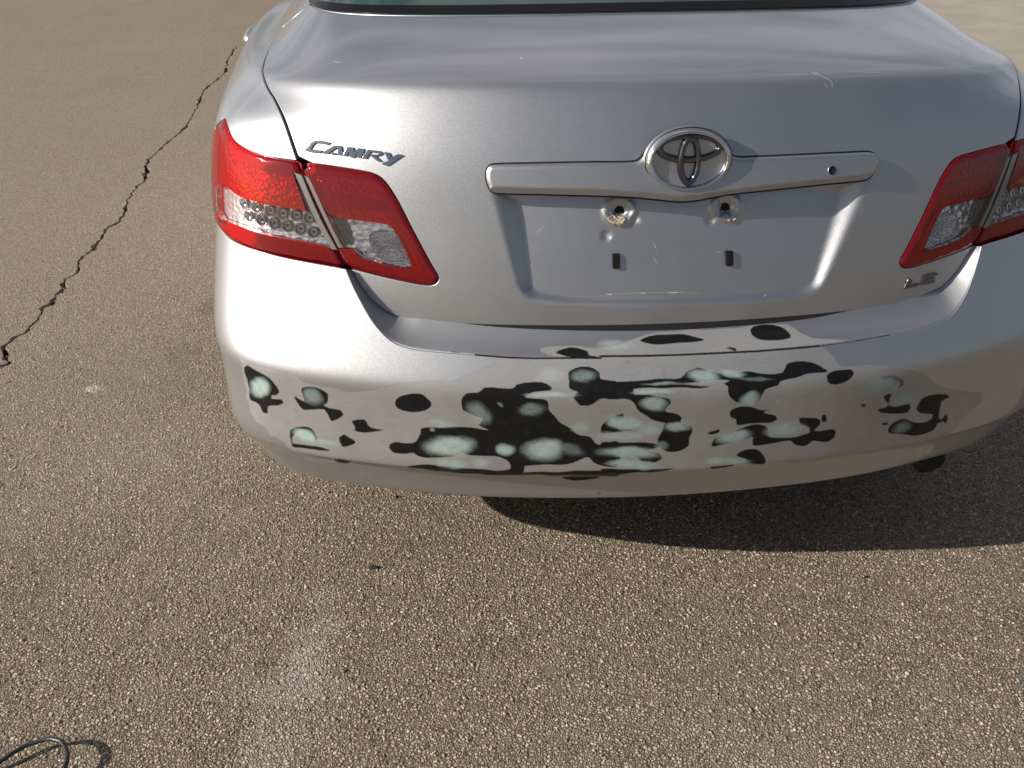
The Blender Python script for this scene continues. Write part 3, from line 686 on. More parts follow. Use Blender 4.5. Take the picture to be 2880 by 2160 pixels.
BANDS = dict(
 top=px2st(NU, np.concatenate([spl([(640,352),(649,378),(661,397),(683,414),(714,428),(759,441),(833,452),(843,459)], 8), spl([(851,496),(831,497),(777,491),(714,475),(661,441),(645,415)], 8)])),
 bot=px2st(NU, np.concatenate([spl([(622,640),(638,665),(658,679),(687,692),(730,706),(786,721),(849,734),(962,752)], 8), spl([(944,705),(914,692),(831,677),(741,658),(672,634),(634,620)], 8)])),
 ltop=px2st(NU, spl(cp1((860,490),(1000,505),(1200,535),(1350,560),(1440,585),(1530,645),(1640,805),(1790,1095),(1940,1375),(1985,1450),(1995,1500),(1960,1528),(1900,1533),(1750,1505),(1500,1450),(1270,1395),(1200,1250),(1290,1240),(1340,1300),(1500,1360),(1700,1405),(1795,1400),(1720,1190),(1635,1060),(1500,700),(1350,640),(1100,600),(920,590)), 8, True)),
 rib=px2st(NU, spl(cp1((1040,765),(1300,785),(1540,830),(1590,915),(1300,890),(1060,850)), 8, True, corners=(0, 2, 3, 5))))
def dconst(v): return lambda s, t: np.full_like(s, v)
def lens_disp(P, top=.004, w=.010):
    f = sdf_grid(P, .0015, .02); return lambda s, t: top*sm(np.clip(f(s, t)+.001, 0, w)/w)
def lamp_pieces(side):
    mm = (lambda P: P) if side < 0 else mir
    for outer, clear, kind in ((fl_outer, clear_f, 'tail_lamp'), (lid_o, clear_l, 'reversing_lamp')):
        root = bpy.data.objects.new(kind, None); C.objects.link(root); root.parent = car
        O = mm(outer); K = mm(clear); ds = lens_disp(O)
        panel('red_lens', NU, O, M_lred, root, holes=[K], h=.006, hb=.003, inset=.0006, disp=ds, r=.0018, depth=.012, edge_mat=M_lred2)
        panel('clear_lens', NU, K, M_lclear, root, h=.006, hb=.003, inset=.0006, disp=ds, r=.0008, depth=.006)
        panel('lamp_housing', NU, O, M_redcell, root, h=.010, hb=.005, inset=.0015, disp=dconst(-.013), r=.001, depth=.002)
        panel('reflector', NU, K, M_refl, root, h=.010, hb=.004, inset=-.002, disp=dconst(-.0115), r=.001, depth=.002)
        for nm in (('top', 'bot') if kind == 'tail_lamp' else ('ltop',)):
            panel('red_band', NU, mm(BANDS[nm]), M_lred3, root, h=.008, hb=.003, disp=dconst(-.0045), r=.001, depth=.006)
        if kind == 'tail_lamp':
            sL_ = px2st(NU, np.concatenate([spl(STRIP_L, 8), spl(STRIP_R, 8)[::-1]]))
            for px, py in LEDS:
                s_, t_ = px2st(NU, [(px, py)])[0]; s_ = s_ if side < 0 else -s_
                P, N = NU.frame(np.array([s_]), np.array([t_])); bowl(P[0]-N[0]*.0065, N[0], root)
            # fine ribs at the outer end
            g_ = px2st(NU, spl([(618,560),(652,552),(668,590),(672,622),(634,612)], 8, True, corners=(0, 1, 3, 4)))
            panel('ribbed_insert', NU, mm(g_), M_ribv, root, h=.006, hb=.004, disp=dconst(-.012), r=.0005, depth=.004)
        else:
            sL_ = px2st(NU, np.concatenate([spl(cp1((852,590),(960,830),(1060,1040),(1150,1220)), 8), spl(cp1((905,620),(1000,830),(1110,1060),(1195,1220)), 8)[::-1]]))
            panel('ribbed_insert', NU, mm(BANDS['rib']), M_ribred, root, h=.006, hb=.003, disp=dconst(-.006), r=.001, depth=.006)
            g_ = px2st(NU, spl(cp1((1085,955),(1180,975),(1220,1060),(1250,1200),(1190,1190)), 8, True, corners=(0, 1, 3, 4)))
            panel('ribbed_insert', NU, mm(g_), M_ribv, root, h=.006, hb=.003, disp=dconst(-.006), r=.0005, depth=.004)
            g_ = px2st(NU, spl(cp1((1400,1110),(1620,1085),(1690,1200),(1760,1370),(1650,1365),(1470,1300)), 8, True))
            fg = sdf_grid(mm(g_), .0015, .02)
            panel('reflector_bowl', NU, mm(g_), M_refl2, root, h=.004, hb=.003, disp=lambda s, t: -.005-.006*sm(np.clip(fg(s, t), 0, .02)/.02), r=.0005, depth=.004)
        panel('trim_strip', NU, mm(sL_), M_trim, root, h=.005, hb=.004, inset=.0002, disp=dconst(.0040), r=.0012, depth=.005)
def bowl(c, n, parent, r=.0096):
    n = n/np.linalg.norm(n); a = np.cross(n, [0, 0, 1.]); a /= np.linalg.norm(a); b = np.cross(n, a)
    prof = [(1.25, .001), (1.1, .0035), (1.0, .003), (.92, -.0005), (.75, -.0035), (.5, -.0045), (.40, -.0045), (.37, -.0015), (.24, .0), (0.001, 0.0005)]
    V = []; k = 18
    for q, h_ in prof:
        for i in range(k): an = 2*math.pi*i/k; V.append(c+(math.cos(an)*a+math.sin(an)*b)*q*r+n*h_)
    F = [(j*k+i, j*k+(i+1) % k, (j+1)*k+(i+1) % k, (j+1)*k+i) for j in range(len(prof)-1) for i in range(k)]
    me = mesh_from('led', V, F); me.materials.append(M_chromed); o = obj('led', me, None, parent)
    me.materials.append(M_ledc)
    for p in me.polygons:
        if p.index >= 6*k: p.material_index = 1
LEDS = [(679,572),(714,583),(752,593),(788,601),(826,606),(864,614),(693,607),(728,619),(764,629),(801,636),(838,645),(875,654)]
M_lred3 = Mat('opaque_red_plastic').set(Base_Color=(.50, .006, .008), Roughness=.25, Coat_Weight=1.0).m
M_chromed = simple('dim_chrome', (.8, .8, .82), .2, .9)
M_ledc = simple('led_dome', (.05, .05, .045), .15, .3, Coat_Weight=1.0)
M_refl2 = refl_mat('bright_reflector', 130, (1, 1, 4), .5, (.92, .92, .95), rough=.1)
def wave_mat(name, scale, direction, col, strength=.8):
    M = Mat(name).set(Base_Color=col, Metallic=.9, Roughness=.2)
    v = M.n('TexWave', Scale=scale); v.wave_type = 'BANDS'; v.bands_direction = direction; M.l(M.coord(), v.inputs['Vector'])
    M.l(M.bump(v.outputs['Fac'], strength, .003), M.b.inputs['Normal']); return M.m
M_ribv = wave_mat('horizontal_ribs', 75, 'Z', (.75, .75, .75)); M_ribred = wave_mat('vertical_red_ribs', 62, 'X', (.75, .10, .10))
for s_ in (-1, 1): lamp_pieces(s_)

# ------------------------------------------------------------------ garnish bar, emblem, badges
f_g = sdf_grid(garn, .0015, .02)
lowx = px2st(NU, [(1371,524),(1500,527),(1680,531),(1815,540),(1913,551),(2005,538),(2141,521),(2300,504),(2439,487),(2466,470)])
lowy = px2st(NU, [(1395,543),(1530,547),(1680,551),(1815,558),(1913,567),(2005,555),(2141,537),(2300,520),(2434,505),(2466,480)])
def g_disp(s, t):
    d = np.maximum(f_g(s, t)+.001, 0); h_ = .014*np.sqrt(1-(1-np.clip(d/.011, 0, 1))**2)
    f0 = np.interp(s, lowx[:, 0], lowx[:, 1]); f1 = np.interp(s, lowy[:, 0], lowy[:, 1])+.0005
    k = np.clip((t-f0)/np.maximum(f1-f0, .002), 0, 1.3)
    low = .014-.010*k
    return np.where(k > 0, np.minimum(h_+.006*np.clip(k, 0, 1), low), h_)-.001
gb = panel('handle_garnish', NU, garn, M_paint, lid, h=.0035, hb=.0025, disp=g_disp, r=.0015, depth=.030, e=.0012)
panel('garnish_gap', NU, offset(resample(garn, .003), -.0022), M_black, gb, h=.02, hb=.003, holes=[offset(resample(garn, .003), .004)], disp=lambda s, t: lid_disp(s, t)*(t > 9)+.0009, r=.0003, depth=.001)
# lock cylinder hole
def disc_at(name, px, r, off, mat, parent, net=NU, disp=None, ax=1., n=28, hole=None):
    s_, t_ = px2st(net, [px])[0]; P, N = net.frame(np.array([s_]), np.array([t_]))
    if disp is not None: off = off+float(disp(np.array([s_]), np.array([t_]))[0])
    c, nn = P[0]+N[0]*off, N[0]
    a = np.cross(nn, [0, 0, 1.]); a /= np.linalg.norm(a); b = np.cross(nn, a); V = []; F = []
    prof = [(r, -.004), (r, .0), (r*.95, .0008), (r*.88, .0006), (r*.85, .0003), (.0001, .0003)] if hole else [(r, -.004), (r, 0), (r*.8, .0012), (.0001, .0016)]
    for q, h_ in prof:
        for i in range(n): an = 2*math.pi*i/n; V.append(c+(math.cos(an)*a*ax+math.sin(an)*b)*q+nn*h_)
    F = [(j*n+i, j*n+(i+1) % n, (j+1)*n+(i+1) % n, (j+1)*n+i) for j in range(len(prof)-1) for i in range(n)]
    me = mesh_from(name, V, F); o = obj(name, me, mat, parent)
    if hole:
        me.materials.append(hole)
        for p in me.polygons:
            if p.index >= 2*n: p.material_index = 1
    return o
disc_at('lock_hole', (2330, 479), .0085, .0006, M_paint, gb, disp=g_disp, hole=M_dark)
for px in ((1748, 598), (2054, 590)): disc_at('plate_bolt_hole', px, .0092, .0012, M_rust, lid, disp=lid_disp, hole=M_dark)
def slab(name, net, P, off, thick, mat, parent, h=.003): 
    return panel(name, net, P, mat, parent, h=h, hb=h, disp=(off if callable(off) else dconst(off)), r=min(.0008, thick*.3), depth=thick)
def cpt(*p): return px2st(NU, spl([(1660+.217*x, 550+.217*y) for x, y in p], 2.5, True))
rec_d = lambda extra, amp=.0: (lambda s, t: lid_disp(s, t)+extra+amp*np.sin(s*731+3*np.sin(t*977))*np.sin(t*1213+2*np.sin(s*1531)))
slab('dried_adhesive', NU, cpt((240,310),(290,280),(420,285),(475,320),(440,370),(410,430),(380,400),(330,385),(280,375)), rec_d(.004, .0012), .004, M_tape, lid, .0015)
slab('dried_adhesive', NU, cpt((1830,340),(1850,322),(1900,340),(1940,312),(1960,350),(1900,368),(1840,365)), rec_d(.003, .001), .003, M_tape, lid, .0015)
for px in ((1736, 739), (2059, 731)):
    w_, h_ = 10.5, 21.5
    q = px2st(NU, [(px[0]-w_, px[1]-h_), (px[0]+w_, px[1]-h_-1), (px[0]+w_, px[1]+h_-1), (px[0]-w_, px[1]+h_)])
    slab('plate_cushion', NU, resample(q, .003), rec_d(.0055), .007, M_rubber, lid, .004)
# chalky scratches through the clear coat
M_scuff = simple('scratched_clear_coat', (.52, .50, .47), .7)
def scratch(net, pts, w, parent, disp=None):
    q = px2st(net, spl(pts, 3)); t = np.gradient(q, axis=0); t /= np.maximum(np.linalg.norm(t, axis=1), 1e-9)[:, None]; n_ = np.stack([-t[:, 1], t[:, 0]], 1)
    k = len(q); ww = w*(.4+.6*np.sin(np.linspace(.2, 2.94, k)))*(1+.5*rng.normal(0, .6, k)); ww = np.clip(ww, w*.15, w*1.8); V = []
    for sg, lift in ((1, .00012), (0, .00035), (-1, .00012)):
        r_ = q+n_*(ww*sg*.5)[:, None]; P, N = net.frame(r_[:, 0], r_[:, 1], disp); V.append(P+N*lift)
    F = [(j*k+i, j*k+i+1, (j+1)*k+i+1, (j+1)*k+i) for j in range(2) for i in range(k-1)]
    return obj('scratch_mark', mesh_from('scratch_mark', np.concatenate(V), F), M_scuff, parent)
for pts, w in (([(2200,209),(2246,206.6),(2270,206),(2286,203)], .0006), ([(2280,201),(2290,206),(2300,204)], .0014), ([(2286,205),(2305,212),(2323,220),(2338,229),(2341,244)], .0006), ([(2322,236),(2324,246)], .0007),
               ([(2538,128),(2546,129),(2552,133)], .0012), ([(1462,163),(1470,166)], .0012), ([(1466,160),(1467,166)], .0016), ([(938,172),(950,176),(962,173)], .0007), ([(2380,200),(2500,205),(2590,190)], .0005), ([(1150,270),(1190,262)], .0005), ([(2576,406),(2577,410)], .0022)):
    scratch(NU, pts, w, lid)
for pts, w in (([(1700,836),(1712,833),(1800,829),(1900,827),(1975,830)], .0005), ([(1707,832),(1725,834)], .0016), ([(1800,829),(1820,830)], .0012), ([(1880,829),(1912,828)], .0013), ([(1843,684),(1848,695),(1853,706)], .0008), ([(1842,726),(1849,738),(1856,748)], .0007), ([(2020,713),(2038,715)], .0010), ([(2150,838),(2170,826)], .0006), ([(2150,492),(2160,496),(2175,490)], .0006)):
    scratch(NU, pts, w, lid, lid_disp)
# oval emblem of three rings
es, et = px2st(NU, [(1931, 446)])[0]
EP, EN = NU.frame(np.array([es]), np.array([et])); EN = EN[0]; ea = np.cross([0, 0, 1.], EN); ea = -ea/np.linalg.norm(ea); ea = ea if ea[0] > 0 else -ea
eb = np.cross(EN, ea); eb = eb if eb[2] > 0 else -eb
tilt = .22; EN2 = EN*math.cos(tilt)-eb*math.sin(tilt); eb = eb*math.cos(tilt)+EN*math.sin(tilt); EN = EN2
EH = .0755; ec = EP[0]+EN*.0205
emb = bpy.data.objects.new('oval_emblem', None); C.objects.link(emb); emb.parent = gb; emb['label'] = 'chrome emblem of three overlapping ovals on the garnish bar'
M_chrome2 = simple('chrome_dark_reflection', (.17, .17, .18), .04, 1.)  # chrome colour darkened to paint in the black reflection on the inner rings
def ering(name, ao, bo, czo, ai, bi, czi, z0, h_, mat=M_chrome, n=96, m_=9):
    V = []
    for j in range(m_):
        w = j/(m_-1)
        for i in range(n):
            an = 2*math.pi*i/n; x = math.cos(an)*(ao*(1-w)+ai*w); y = math.sin(an)*(bo*(1-w)+bi*w)+czo*(1-w)+czi*w
            V.append(ec+ea*x*EH+eb*y*EH+EN*(z0+h_*math.sin(math.pi*w)**.45))
    F = [(j*n+i, j*n+(i+1) % n, (j+1)*n+(i+1) % n, (j+1)*n+i) for j in range(m_-1) for i in range(n)]
    return obj(name, mesh_from(name, V, F), mat, emb)
ering('emblem_ring', 1, .712, 0, .862, .60, .0, -.002, .0085)
ering('emblem_ring', .81, .345, .272, .635, .198, .298, -.003, .007, M_chrome2)
ering('emblem_ring',   .295, .62, -.0, .122, .41, .0, -.003, .010, M_chrome2)
def eplate():
    V = [ec-EN*.003]; n = 96; r_ = [(.9, -.003), (1.03, -.003), (1.06, -.006), (1.07, -.016)]
    for q, d in r_:
        for i in range(n): an = 2*math.pi*i/n; V.append(ec+ea*math.cos(an)*q*EH+eb*math.sin(an)*(.712+q-1)*EH+EN*d)
    F = [(0, 1+i, 1+(i+1) % n) for i in range(n)]+[(1+j*n+i, 1+(j+1)*n+i, 1+(j+1)*n+(i+1) % n, 1+j*n+(i+1) % n) for j in range(len(r_)-1) for i in range(n)]
    me = mesh_from('emblem_base', V, F); o = obj('emblem_base', me, M_paint, emb); me.materials.append(M_black)
    me.polygons.foreach_set('material_index', [0]*(2*n)+[1]*n+[0]*(len(F)-3*n)); return o
eplate()
M_badge2 = simple('dark_badge_chrome', (.20, .20, .215), .08, 1.)
def letters(name, polys, org, k, label, mat=None, up=.0028):
    root = bpy.data.objects.new(name, None); C.objects.link(root); root.parent = lid; root['label'] = label
    for P in polys:
        q = px2st(NU, np.array(P, float)*k+org); q = resample(q, .0012)
        panel('letter', NU, q, mat or M_badge, root, h=.003, hb=.0012, disp=dconst(up), r=.0008, depth=up)
letters('model_badge', [[(120,285),(190,230),(250,150),(330,104),(500,115),(640,150),(585,193),(430,165),(350,160),(300,195),(250,275),(480,303),(430,350),(240,335),(150,312)],
 [(445,350),(700,203),(845,212),(885,395),(620,375),(655,338),(775,345),(765,262),(735,262),(585,368)],
 [(855,400),(955,232),(1085,240),(1090,330),(1165,253),(1290,270),(1235,447),(1140,434),(1170,335),(1085,445),(1000,427),(985,325),(945,412)],
 [(1230,447),(1350,285),(1600,310),(1650,350),(1600,397),(1520,412),(1650,525),(1540,510),(1400,400),(1430,375),(1540,378),(1560,350),(1410,330),(1330,462)],
 [(1670,328),(1780,345),(1810,430),(1930,370),(2055,390),(1800,565),(1730,600),(1610,562),(1745,490)]], (840, 380), .14467, 'chrome letters CAMRY on the left of the trunk lid')
letters('trim_badge', [[(270,960),(490,530),(700,560),(600,800),(960,735),(1000,790),(880,860),(380,965)],
 [(1040,800),(1170,390),(1740,250),(1835,295),(1760,385),(1400,460),(1370,520),(1680,460),(1690,530),(1350,600),(1320,680),(1690,600),(1660,690),(1250,790)]], (2520, 750), .06329, 'chrome letters LE low on the right of the trunk lid', M_badge2, .0038)

# ------------------------------------------------------------------ glass house
RB = U_rows[0]
RE = [(0,1.22,1.425),(.22,1.22,1.424),(.40,1.225,1.418),(.50,1.24,1.408),(.565,1.30,1.395),(.585,1.42,1.392),(.59,1.6,1.40),(.595,1.85,1.41),(.595,2.2,1.41),(.58,2.5,1.395),(.565,2.62,1.38),(.50,2.70,1.375),(.28,2.74,1.385),(0,2.75,1.39)]
def lerp(A, B, k, b=0): return [tuple((1-k)*np.array(a)+k*np.array(c)+np.array([b*.5*np.sign(a[0]), 0, b])) for a, c in zip(A, B)]
RC = [(x*.5, 1.98+(y-1.98)*.6, 1.455) for x, y, z in RE]; RD = [(x*.02, 1.98+(y-1.98)*.04, 1.462) for x, y, z in RE]
NG = Net([lerp(RB, RE, .0), lerp(RB, RE, .2, .012), lerp(RB, RE, .5, .02), lerp(RB, RE, .8, .014), RE, lerp(RE, RC, .15, .012), RC, RD], vref=0, sgn=-1)
def gpoly(pts): return np.array(pts, float)
smax = NG.ss[-1]; tr = np.interp(4, NG.vv, NG.vt)
fullg = [[s, .0005] for s in np.linspace(-smax+.01, smax-.01, 200)]+[[s, NG.vt[-1]-.01] for s in np.linspace(smax-.01, -smax+.01, 120)]
panel('roof_and_pillars', NG, gpoly(fullg), M_paint, car, h=.03, hb=.02, r=.002, depth=.004)
gc = px2st(NU, [(868,14)])[0][0]
def gwin(name, poly, mat, off, **k): return panel(name, NG, poly, mat, car, h=k.get('h', .02), hb=.008, disp=dconst(off), r=.001, depth=off+.002)
def rr_poly(pts, r_=.03, n=8):
    P = np.array(pts, float); o = []
    for i in range(len(P)):
        a, b, c = P[i-1], P[i], P[(i+1) % len(P)]; u = (a-b)/np.linalg.norm(a-b); v = (c-b)/np.linalg.norm(c-b)
        for k in range(n+1):
            t = k/n; o.append((1-t)**2*(b+u*r_)+2*t*(1-t)*b+t*t*(b+v*r_))
    return np.array(o)
gs = abs(gc)+.02
rw = gwin('rear_window', rr_poly([(-gs,.003),(gs,.003),(gs-.12,tr-.03),(-gs+.12,tr-.03)], .05), M_glass, .002)
i_ = rr_poly([(-gs+.06,.034),(gs-.06,.034),(gs-.16,tr-.07),(-gs+.16,tr-.07)], .05); o_ = rr_poly([(-gs+.003,.0045),(gs-.003,.0045),(gs-.123,tr-.033),(-gs+.123,tr-.033)], .05)
fr_ = panel('window_border', NG, o_, M_frit, rw, holes=[i_], h=.02, hb=.008, disp=dconst(.0035), r=.0005, depth=.001)
for sd in (-1, 1):
    a, b = (1.28, 2.25); q = rr_poly([(sd*a, .03), (sd*b, .03), (sd*(b-.22), tr-.03), (sd*(a+.02), tr-.04)], .05); 
    if area(q) < 0: q = q[::-1]
    gwin('rear_door_window', q, M_glass, .002)
    a, b = (2.33, 3.35); q = rr_poly([(sd*a, .03), (sd*b, .03), (sd*(b-.75), tr-.03), (sd*(a-.14), tr-.03)], .05)
    if area(q) < 0: q = q[::-1]
    gwin('front_door_window', q, M_glass, .002)

# the rest of the body side forward of the quarter panels, hood included
def front_body():
    s0 = 2.2; S = np.linspace(s0, NU.ss[-1], 150); T = np.linspace(.002, NU.vt[-1], 60)
    for sd in (-1, 1):
        SS, TT = np.meshgrid(S*sd, T); P, N = NU.frame(SS.ravel(), TT.ravel()); n_ = len(S)
        F = []
        for j in range(len(T)-1):
            for i in range(n_-1):
                c = P[j*n_+i]
                if (c[1]-3.80)**2+(c[2]-.33)**2 < .365**2 and abs(c[0]) > .6: continue
                f = (j*n_+i, j*n_+i+1, (j+1)*n_+i+1, (j+1)*n_+i); F.append(f if sd < 0 else f[::-1])
        me = mesh_from('front_body_side', P, F, N); obj('front_body_side', me, M_paint, car)
front_body()
box('floor_pan', (0, 2.45, .33), (1.50, 4.3, .20), M_dark, car, .02)
def wheel(x, y):
    root = bpy.data.objects.new('wheel', None); C.objects.link(root); root.parent = car
    sgn = 1 if x > 0 else -1
    def lathe(name, prof, mat, n=48):
        V = []
        for r_, w in prof:
            for i in range(n): an = 2*math.pi*i/n; V.append((x+sgn*w, y+r_*math.cos(an), .33+r_*math.sin(an)))
        F = [(j*n+i, j*n+(i+1) % n, (j+1)*n+(i+1) % n, (j+1)*n+i) for j in range(len(prof)-1) for i in range(n)]
        return obj(name, mesh_from(name, V, F), mat, root)
    lathe('tyre', [(.21, -.10), (.30, -.11), (.325, -.095), (.33, -.07), (.33, .07), (.325, .095), (.30, .108), (.25, .105), (.215, .095), (.21, .07)], M_rubber)
    lathe('rim', [(.21, .09), (.205, .06), (.19, -.09), (.01, -.09)], M_steel)
    for k in range(5):
        an = 2*math.pi*k/5; d = np.array([0, math.cos(an), math.sin(an)]); c = np.array([x+sgn*.06, y, .33])
        tube('spoke', [c+d*.02, c+d*.10, c+d*.205], [.04, .03, .035], simple_alloy, root, flat=.5)
simple_alloy = simple('alloy', (.5, .5, .5), .35, .9)
for x in (-.79, .79):
    for y in (1.03, 3.80): wheel(x, y)
ex = tube('tail_pipe', [(.65, 1.2, .30), (.65, .55, .26), (.652, .25, .235), (.656, .125, .205)], .036, M_steel, car, n=24)
tube('tail_pipe_bore', [(.6561, .128, .2055), (.6561, .1243, .2043)], .031, M_dark, ex, n=24)
def at_plane(px, ax, val):
    d = RT*(px[0]-1440)/FPX-UP*(px[1]-1080)/FPX+FW; t = (val-CAM[ax])/d[ax]; return CAM+t*d
hc = at_plane((686, 98), 0, -.952)
for sd in (-1, 1): tube('door_handle', [(sd*.915, hc[1]+.10, hc[2]), (sd*.928, hc[1]+.075, hc[2]+.002), (sd*.932, hc[1], hc[2]+.004), (sd*.928, hc[1]-.075, hc[2]+.002), (sd*.915, hc[1]-.10, hc[2])], [.012, .014, .015, .014, .012], M_paint, car)

# ------------------------------------------------------------------ ground
def asphalt_mat():
    M = Mat('worn_asphalt').set(Roughness=.88, Specular_IOR_Level=.35)
    co = M.coord()
    def vor(scale, feat='F1', rnd=1.):
        scale *= 1.15
        v = M.n('TexVoronoi', Scale=scale, feature=feat, Randomness=rnd); M.l(co, v.inputs['Vector']); return v
    v1 = vor(118); v2 = vor(215); e1 = vor(118, 'DISTANCE_TO_EDGE'); e2 = vor(215, 'DISTANCE_TO_EDGE')
    sep = M.n('SeparateColor'); M.l(v1.outputs['Color'], sep.inputs[0]); sep2 = M.n('SeparateColor'); M.l(v2.outputs['Color'], sep2.inputs[0])
    r1, g1, b1 = sep.outputs[0], sep.outputs[1], sep.outputs[2]; r2 = sep2.outputs[0]
    A = M.mix(r1, (.295, .225, .155), (.56, .445, .325)); A = M.mix(M.math('GREATER_THAN', g1, .92), A, (.54, .48, .38)); A = M.mix(M.math('LESS_THAN', g1, .07), A, (.30, .20, .115)); A = M.mix(M.math('GREATER_THAN', b1, .93), A, (.16, .15, .13))
    Bc = M.mix(r2, (.265, .203, .142), (.50, .398, .292)); Bc = M.mix(M.math('GREATER_THAN', sep2.outputs[1], .93), Bc, (.5, .46, .4))
    use1 = M.step(M.noise(60, 2), .42, .52)
    col = M.mix(use1, Bc, A)
    gap = M.mixf(use1, M.step(e2.outputs['Distance'], .02, .16), M.step(e1.outputs['Distance'], .02, .20))
    col = M.mix(M.math('SUBTRACT', 1.0, gap), col, (.10, .075, .05))
    # blotches
    col = M.mix(M.math('MULTIPLY', M.step(M.noise(11, 3, .6), .52, .70), .45), col, (.30, .24, .165)); col = M.mix(M.math('MULTIPLY', M.step(M.noise(22, 3, .6), .60, .75), .25), col, (.14, .12, .10))
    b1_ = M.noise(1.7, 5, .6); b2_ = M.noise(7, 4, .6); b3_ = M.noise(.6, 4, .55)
    col = M.mix(M.math('MULTIPLY', M.step(b1_, .50, .72), .28), col, (.12, .10, .085))
    col = M.mix(M.math('MULTIPLY', M.step(b2_, .60, .82), .35), col, (.11, .09, .075))
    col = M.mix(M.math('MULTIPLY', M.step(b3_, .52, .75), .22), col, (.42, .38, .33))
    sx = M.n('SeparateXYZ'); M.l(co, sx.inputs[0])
    far_scatter = M.n('MapRange'); far_scatter.interpolation_type = 'SMOOTHSTEP'; M.l(sx.outputs[1], far_scatter.inputs['Value']); far_scatter.inputs['From Min'].default_value = -.1; far_scatter.inputs['From Max'].default_value = 2.6
    col = M.mix(M.math('MULTIPLY', far_scatter.outputs['Result'], .38), col, (.42, .345, .27))  # distant ground lightened in its colour, imitating light scattered at a low angle
    for (cx, cy_, r_, amt, c_) in STAINS:
        dx = M.math('SUBTRACT', sx.outputs[0], cx); dy = M.math('SUBTRACT', sx.outputs[1], cy_)
        d = M.math('SQRT', M.math('ADD', M.math('MULTIPLY', dx, dx), M.math('MULTIPLY', dy, dy)))
        d = M.math('ADD', d, M.math('MULTIPLY', M.math('SUBTRACT', M.noise(14, 4, .7), .5), r_*1.6))
        k = M.math('MULTIPLY', M.math('SUBTRACT', 1.0, M.step(d, r_*.3, r_)), M.math('MULTIPLY', M.step(M.noise(90, 3, .8), .35, .6), amt))
        col = M.mix(k, col, c_)
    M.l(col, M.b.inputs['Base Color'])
    dome = M.mixf(use1, M.math('SUBTRACT', .6, v2.outputs['Distance']), M.math('SUBTRACT', .9, v1.outputs['Distance']))
    hgt = M.math('ADD', M.math('MULTIPLY', gap, .5), M.math('ADD', M.math('MULTIPLY', dome, .8), M.math('MULTIPLY', M.mixf(use1, r2, b1), .9)))
    hgt = M.math('ADD', hgt, M.math('MULTIPLY', M.noise(700, 3, .7), .25))
    M.l(M.bump(hgt, .9, .0036), M.b.inputs['Normal'])
    M.l(M.mixf(r1, .95, .62), M.b.inputs['Roughness'])
    return M.m
def gpt(px, z=0.): return at_plane(px, 2, z)
def gp2(p): q = gpt((p[0]*1.302, p[1]*1.302)); return (q[0], q[1])
STAINS = [gp2((690,1360))+(.07, .35, (.55, .51, .46)), gp2((665,1430))+(.07, .4, (.55, .51, .46)), gp2((700,1290))+(.05, .25, (.52, .48, .43)), gp2((640,1480))+(.13, .40, (.55, .51, .46)), gp2((200,840))+(.03, .8, (.7, .66, .6)), gp2((600,1620))+(.10, .4, (.5, .46, .42)), gp2((455,665))+(.09, .55, (.08, .06, .05)), gp2((1060,1390))+(.05, .5, (.09, .07, .06)), gp2((400,760))+(.10, .35, (.09, .07, .06)), gp2((900,1180))+(.04, .4, (.1, .08, .06))]
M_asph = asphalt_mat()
CR = [(512,95),(500,118),(492,130),(488,155),(470,172),(440,195),(435,212),(422,240),(410,262),(398,278),(376,298),(360,310),(338,330),(320,345),(316,372),(312,390),(298,402),(282,425),(272,438),(268,458),(255,482),(228,494),(220,515),(205,530),(178,556),(170,572),(168,590),(142,602),(135,622),(118,640),(108,655),(92,665),(84,690),(72,702),(45,722),(20,742),(8,750),(14,765),(18,782),(4,788),(-30,800),(-60,840),(-110,860)]
def crack_outline():
    c = np.array([gp2(p) for p in CR]); c = resample(c, .012, False)
    t = np.gradient(c, axis=0); t /= np.linalg.norm(t, axis=1)[:, None]; n = np.stack([-t[:, 1], t[:, 0]], 1)
    m_ = len(c); j = rng.normal(0, 1, m_); j = np.convolve(j, [.25, .5, .25], 'same'); c = c+n*j[:, None]*.0065
    w = .0022+.0036*np.abs(np.convolve(rng.normal(0, 1, m_), np.ones(9)/3, 'same')); w = w*np.minimum(1, np.minimum(np.arange(m_), np.arange(m_)[::-1])/12.); w = np.maximum(w, .0008)
    w1 = w*(1+.5*rng.random(m_)); w2 = w*(1+.5*rng.random(m_))
    return np.concatenate([c+n*w1[:, None], (c-n*w2[:, None])[::-1]]), c
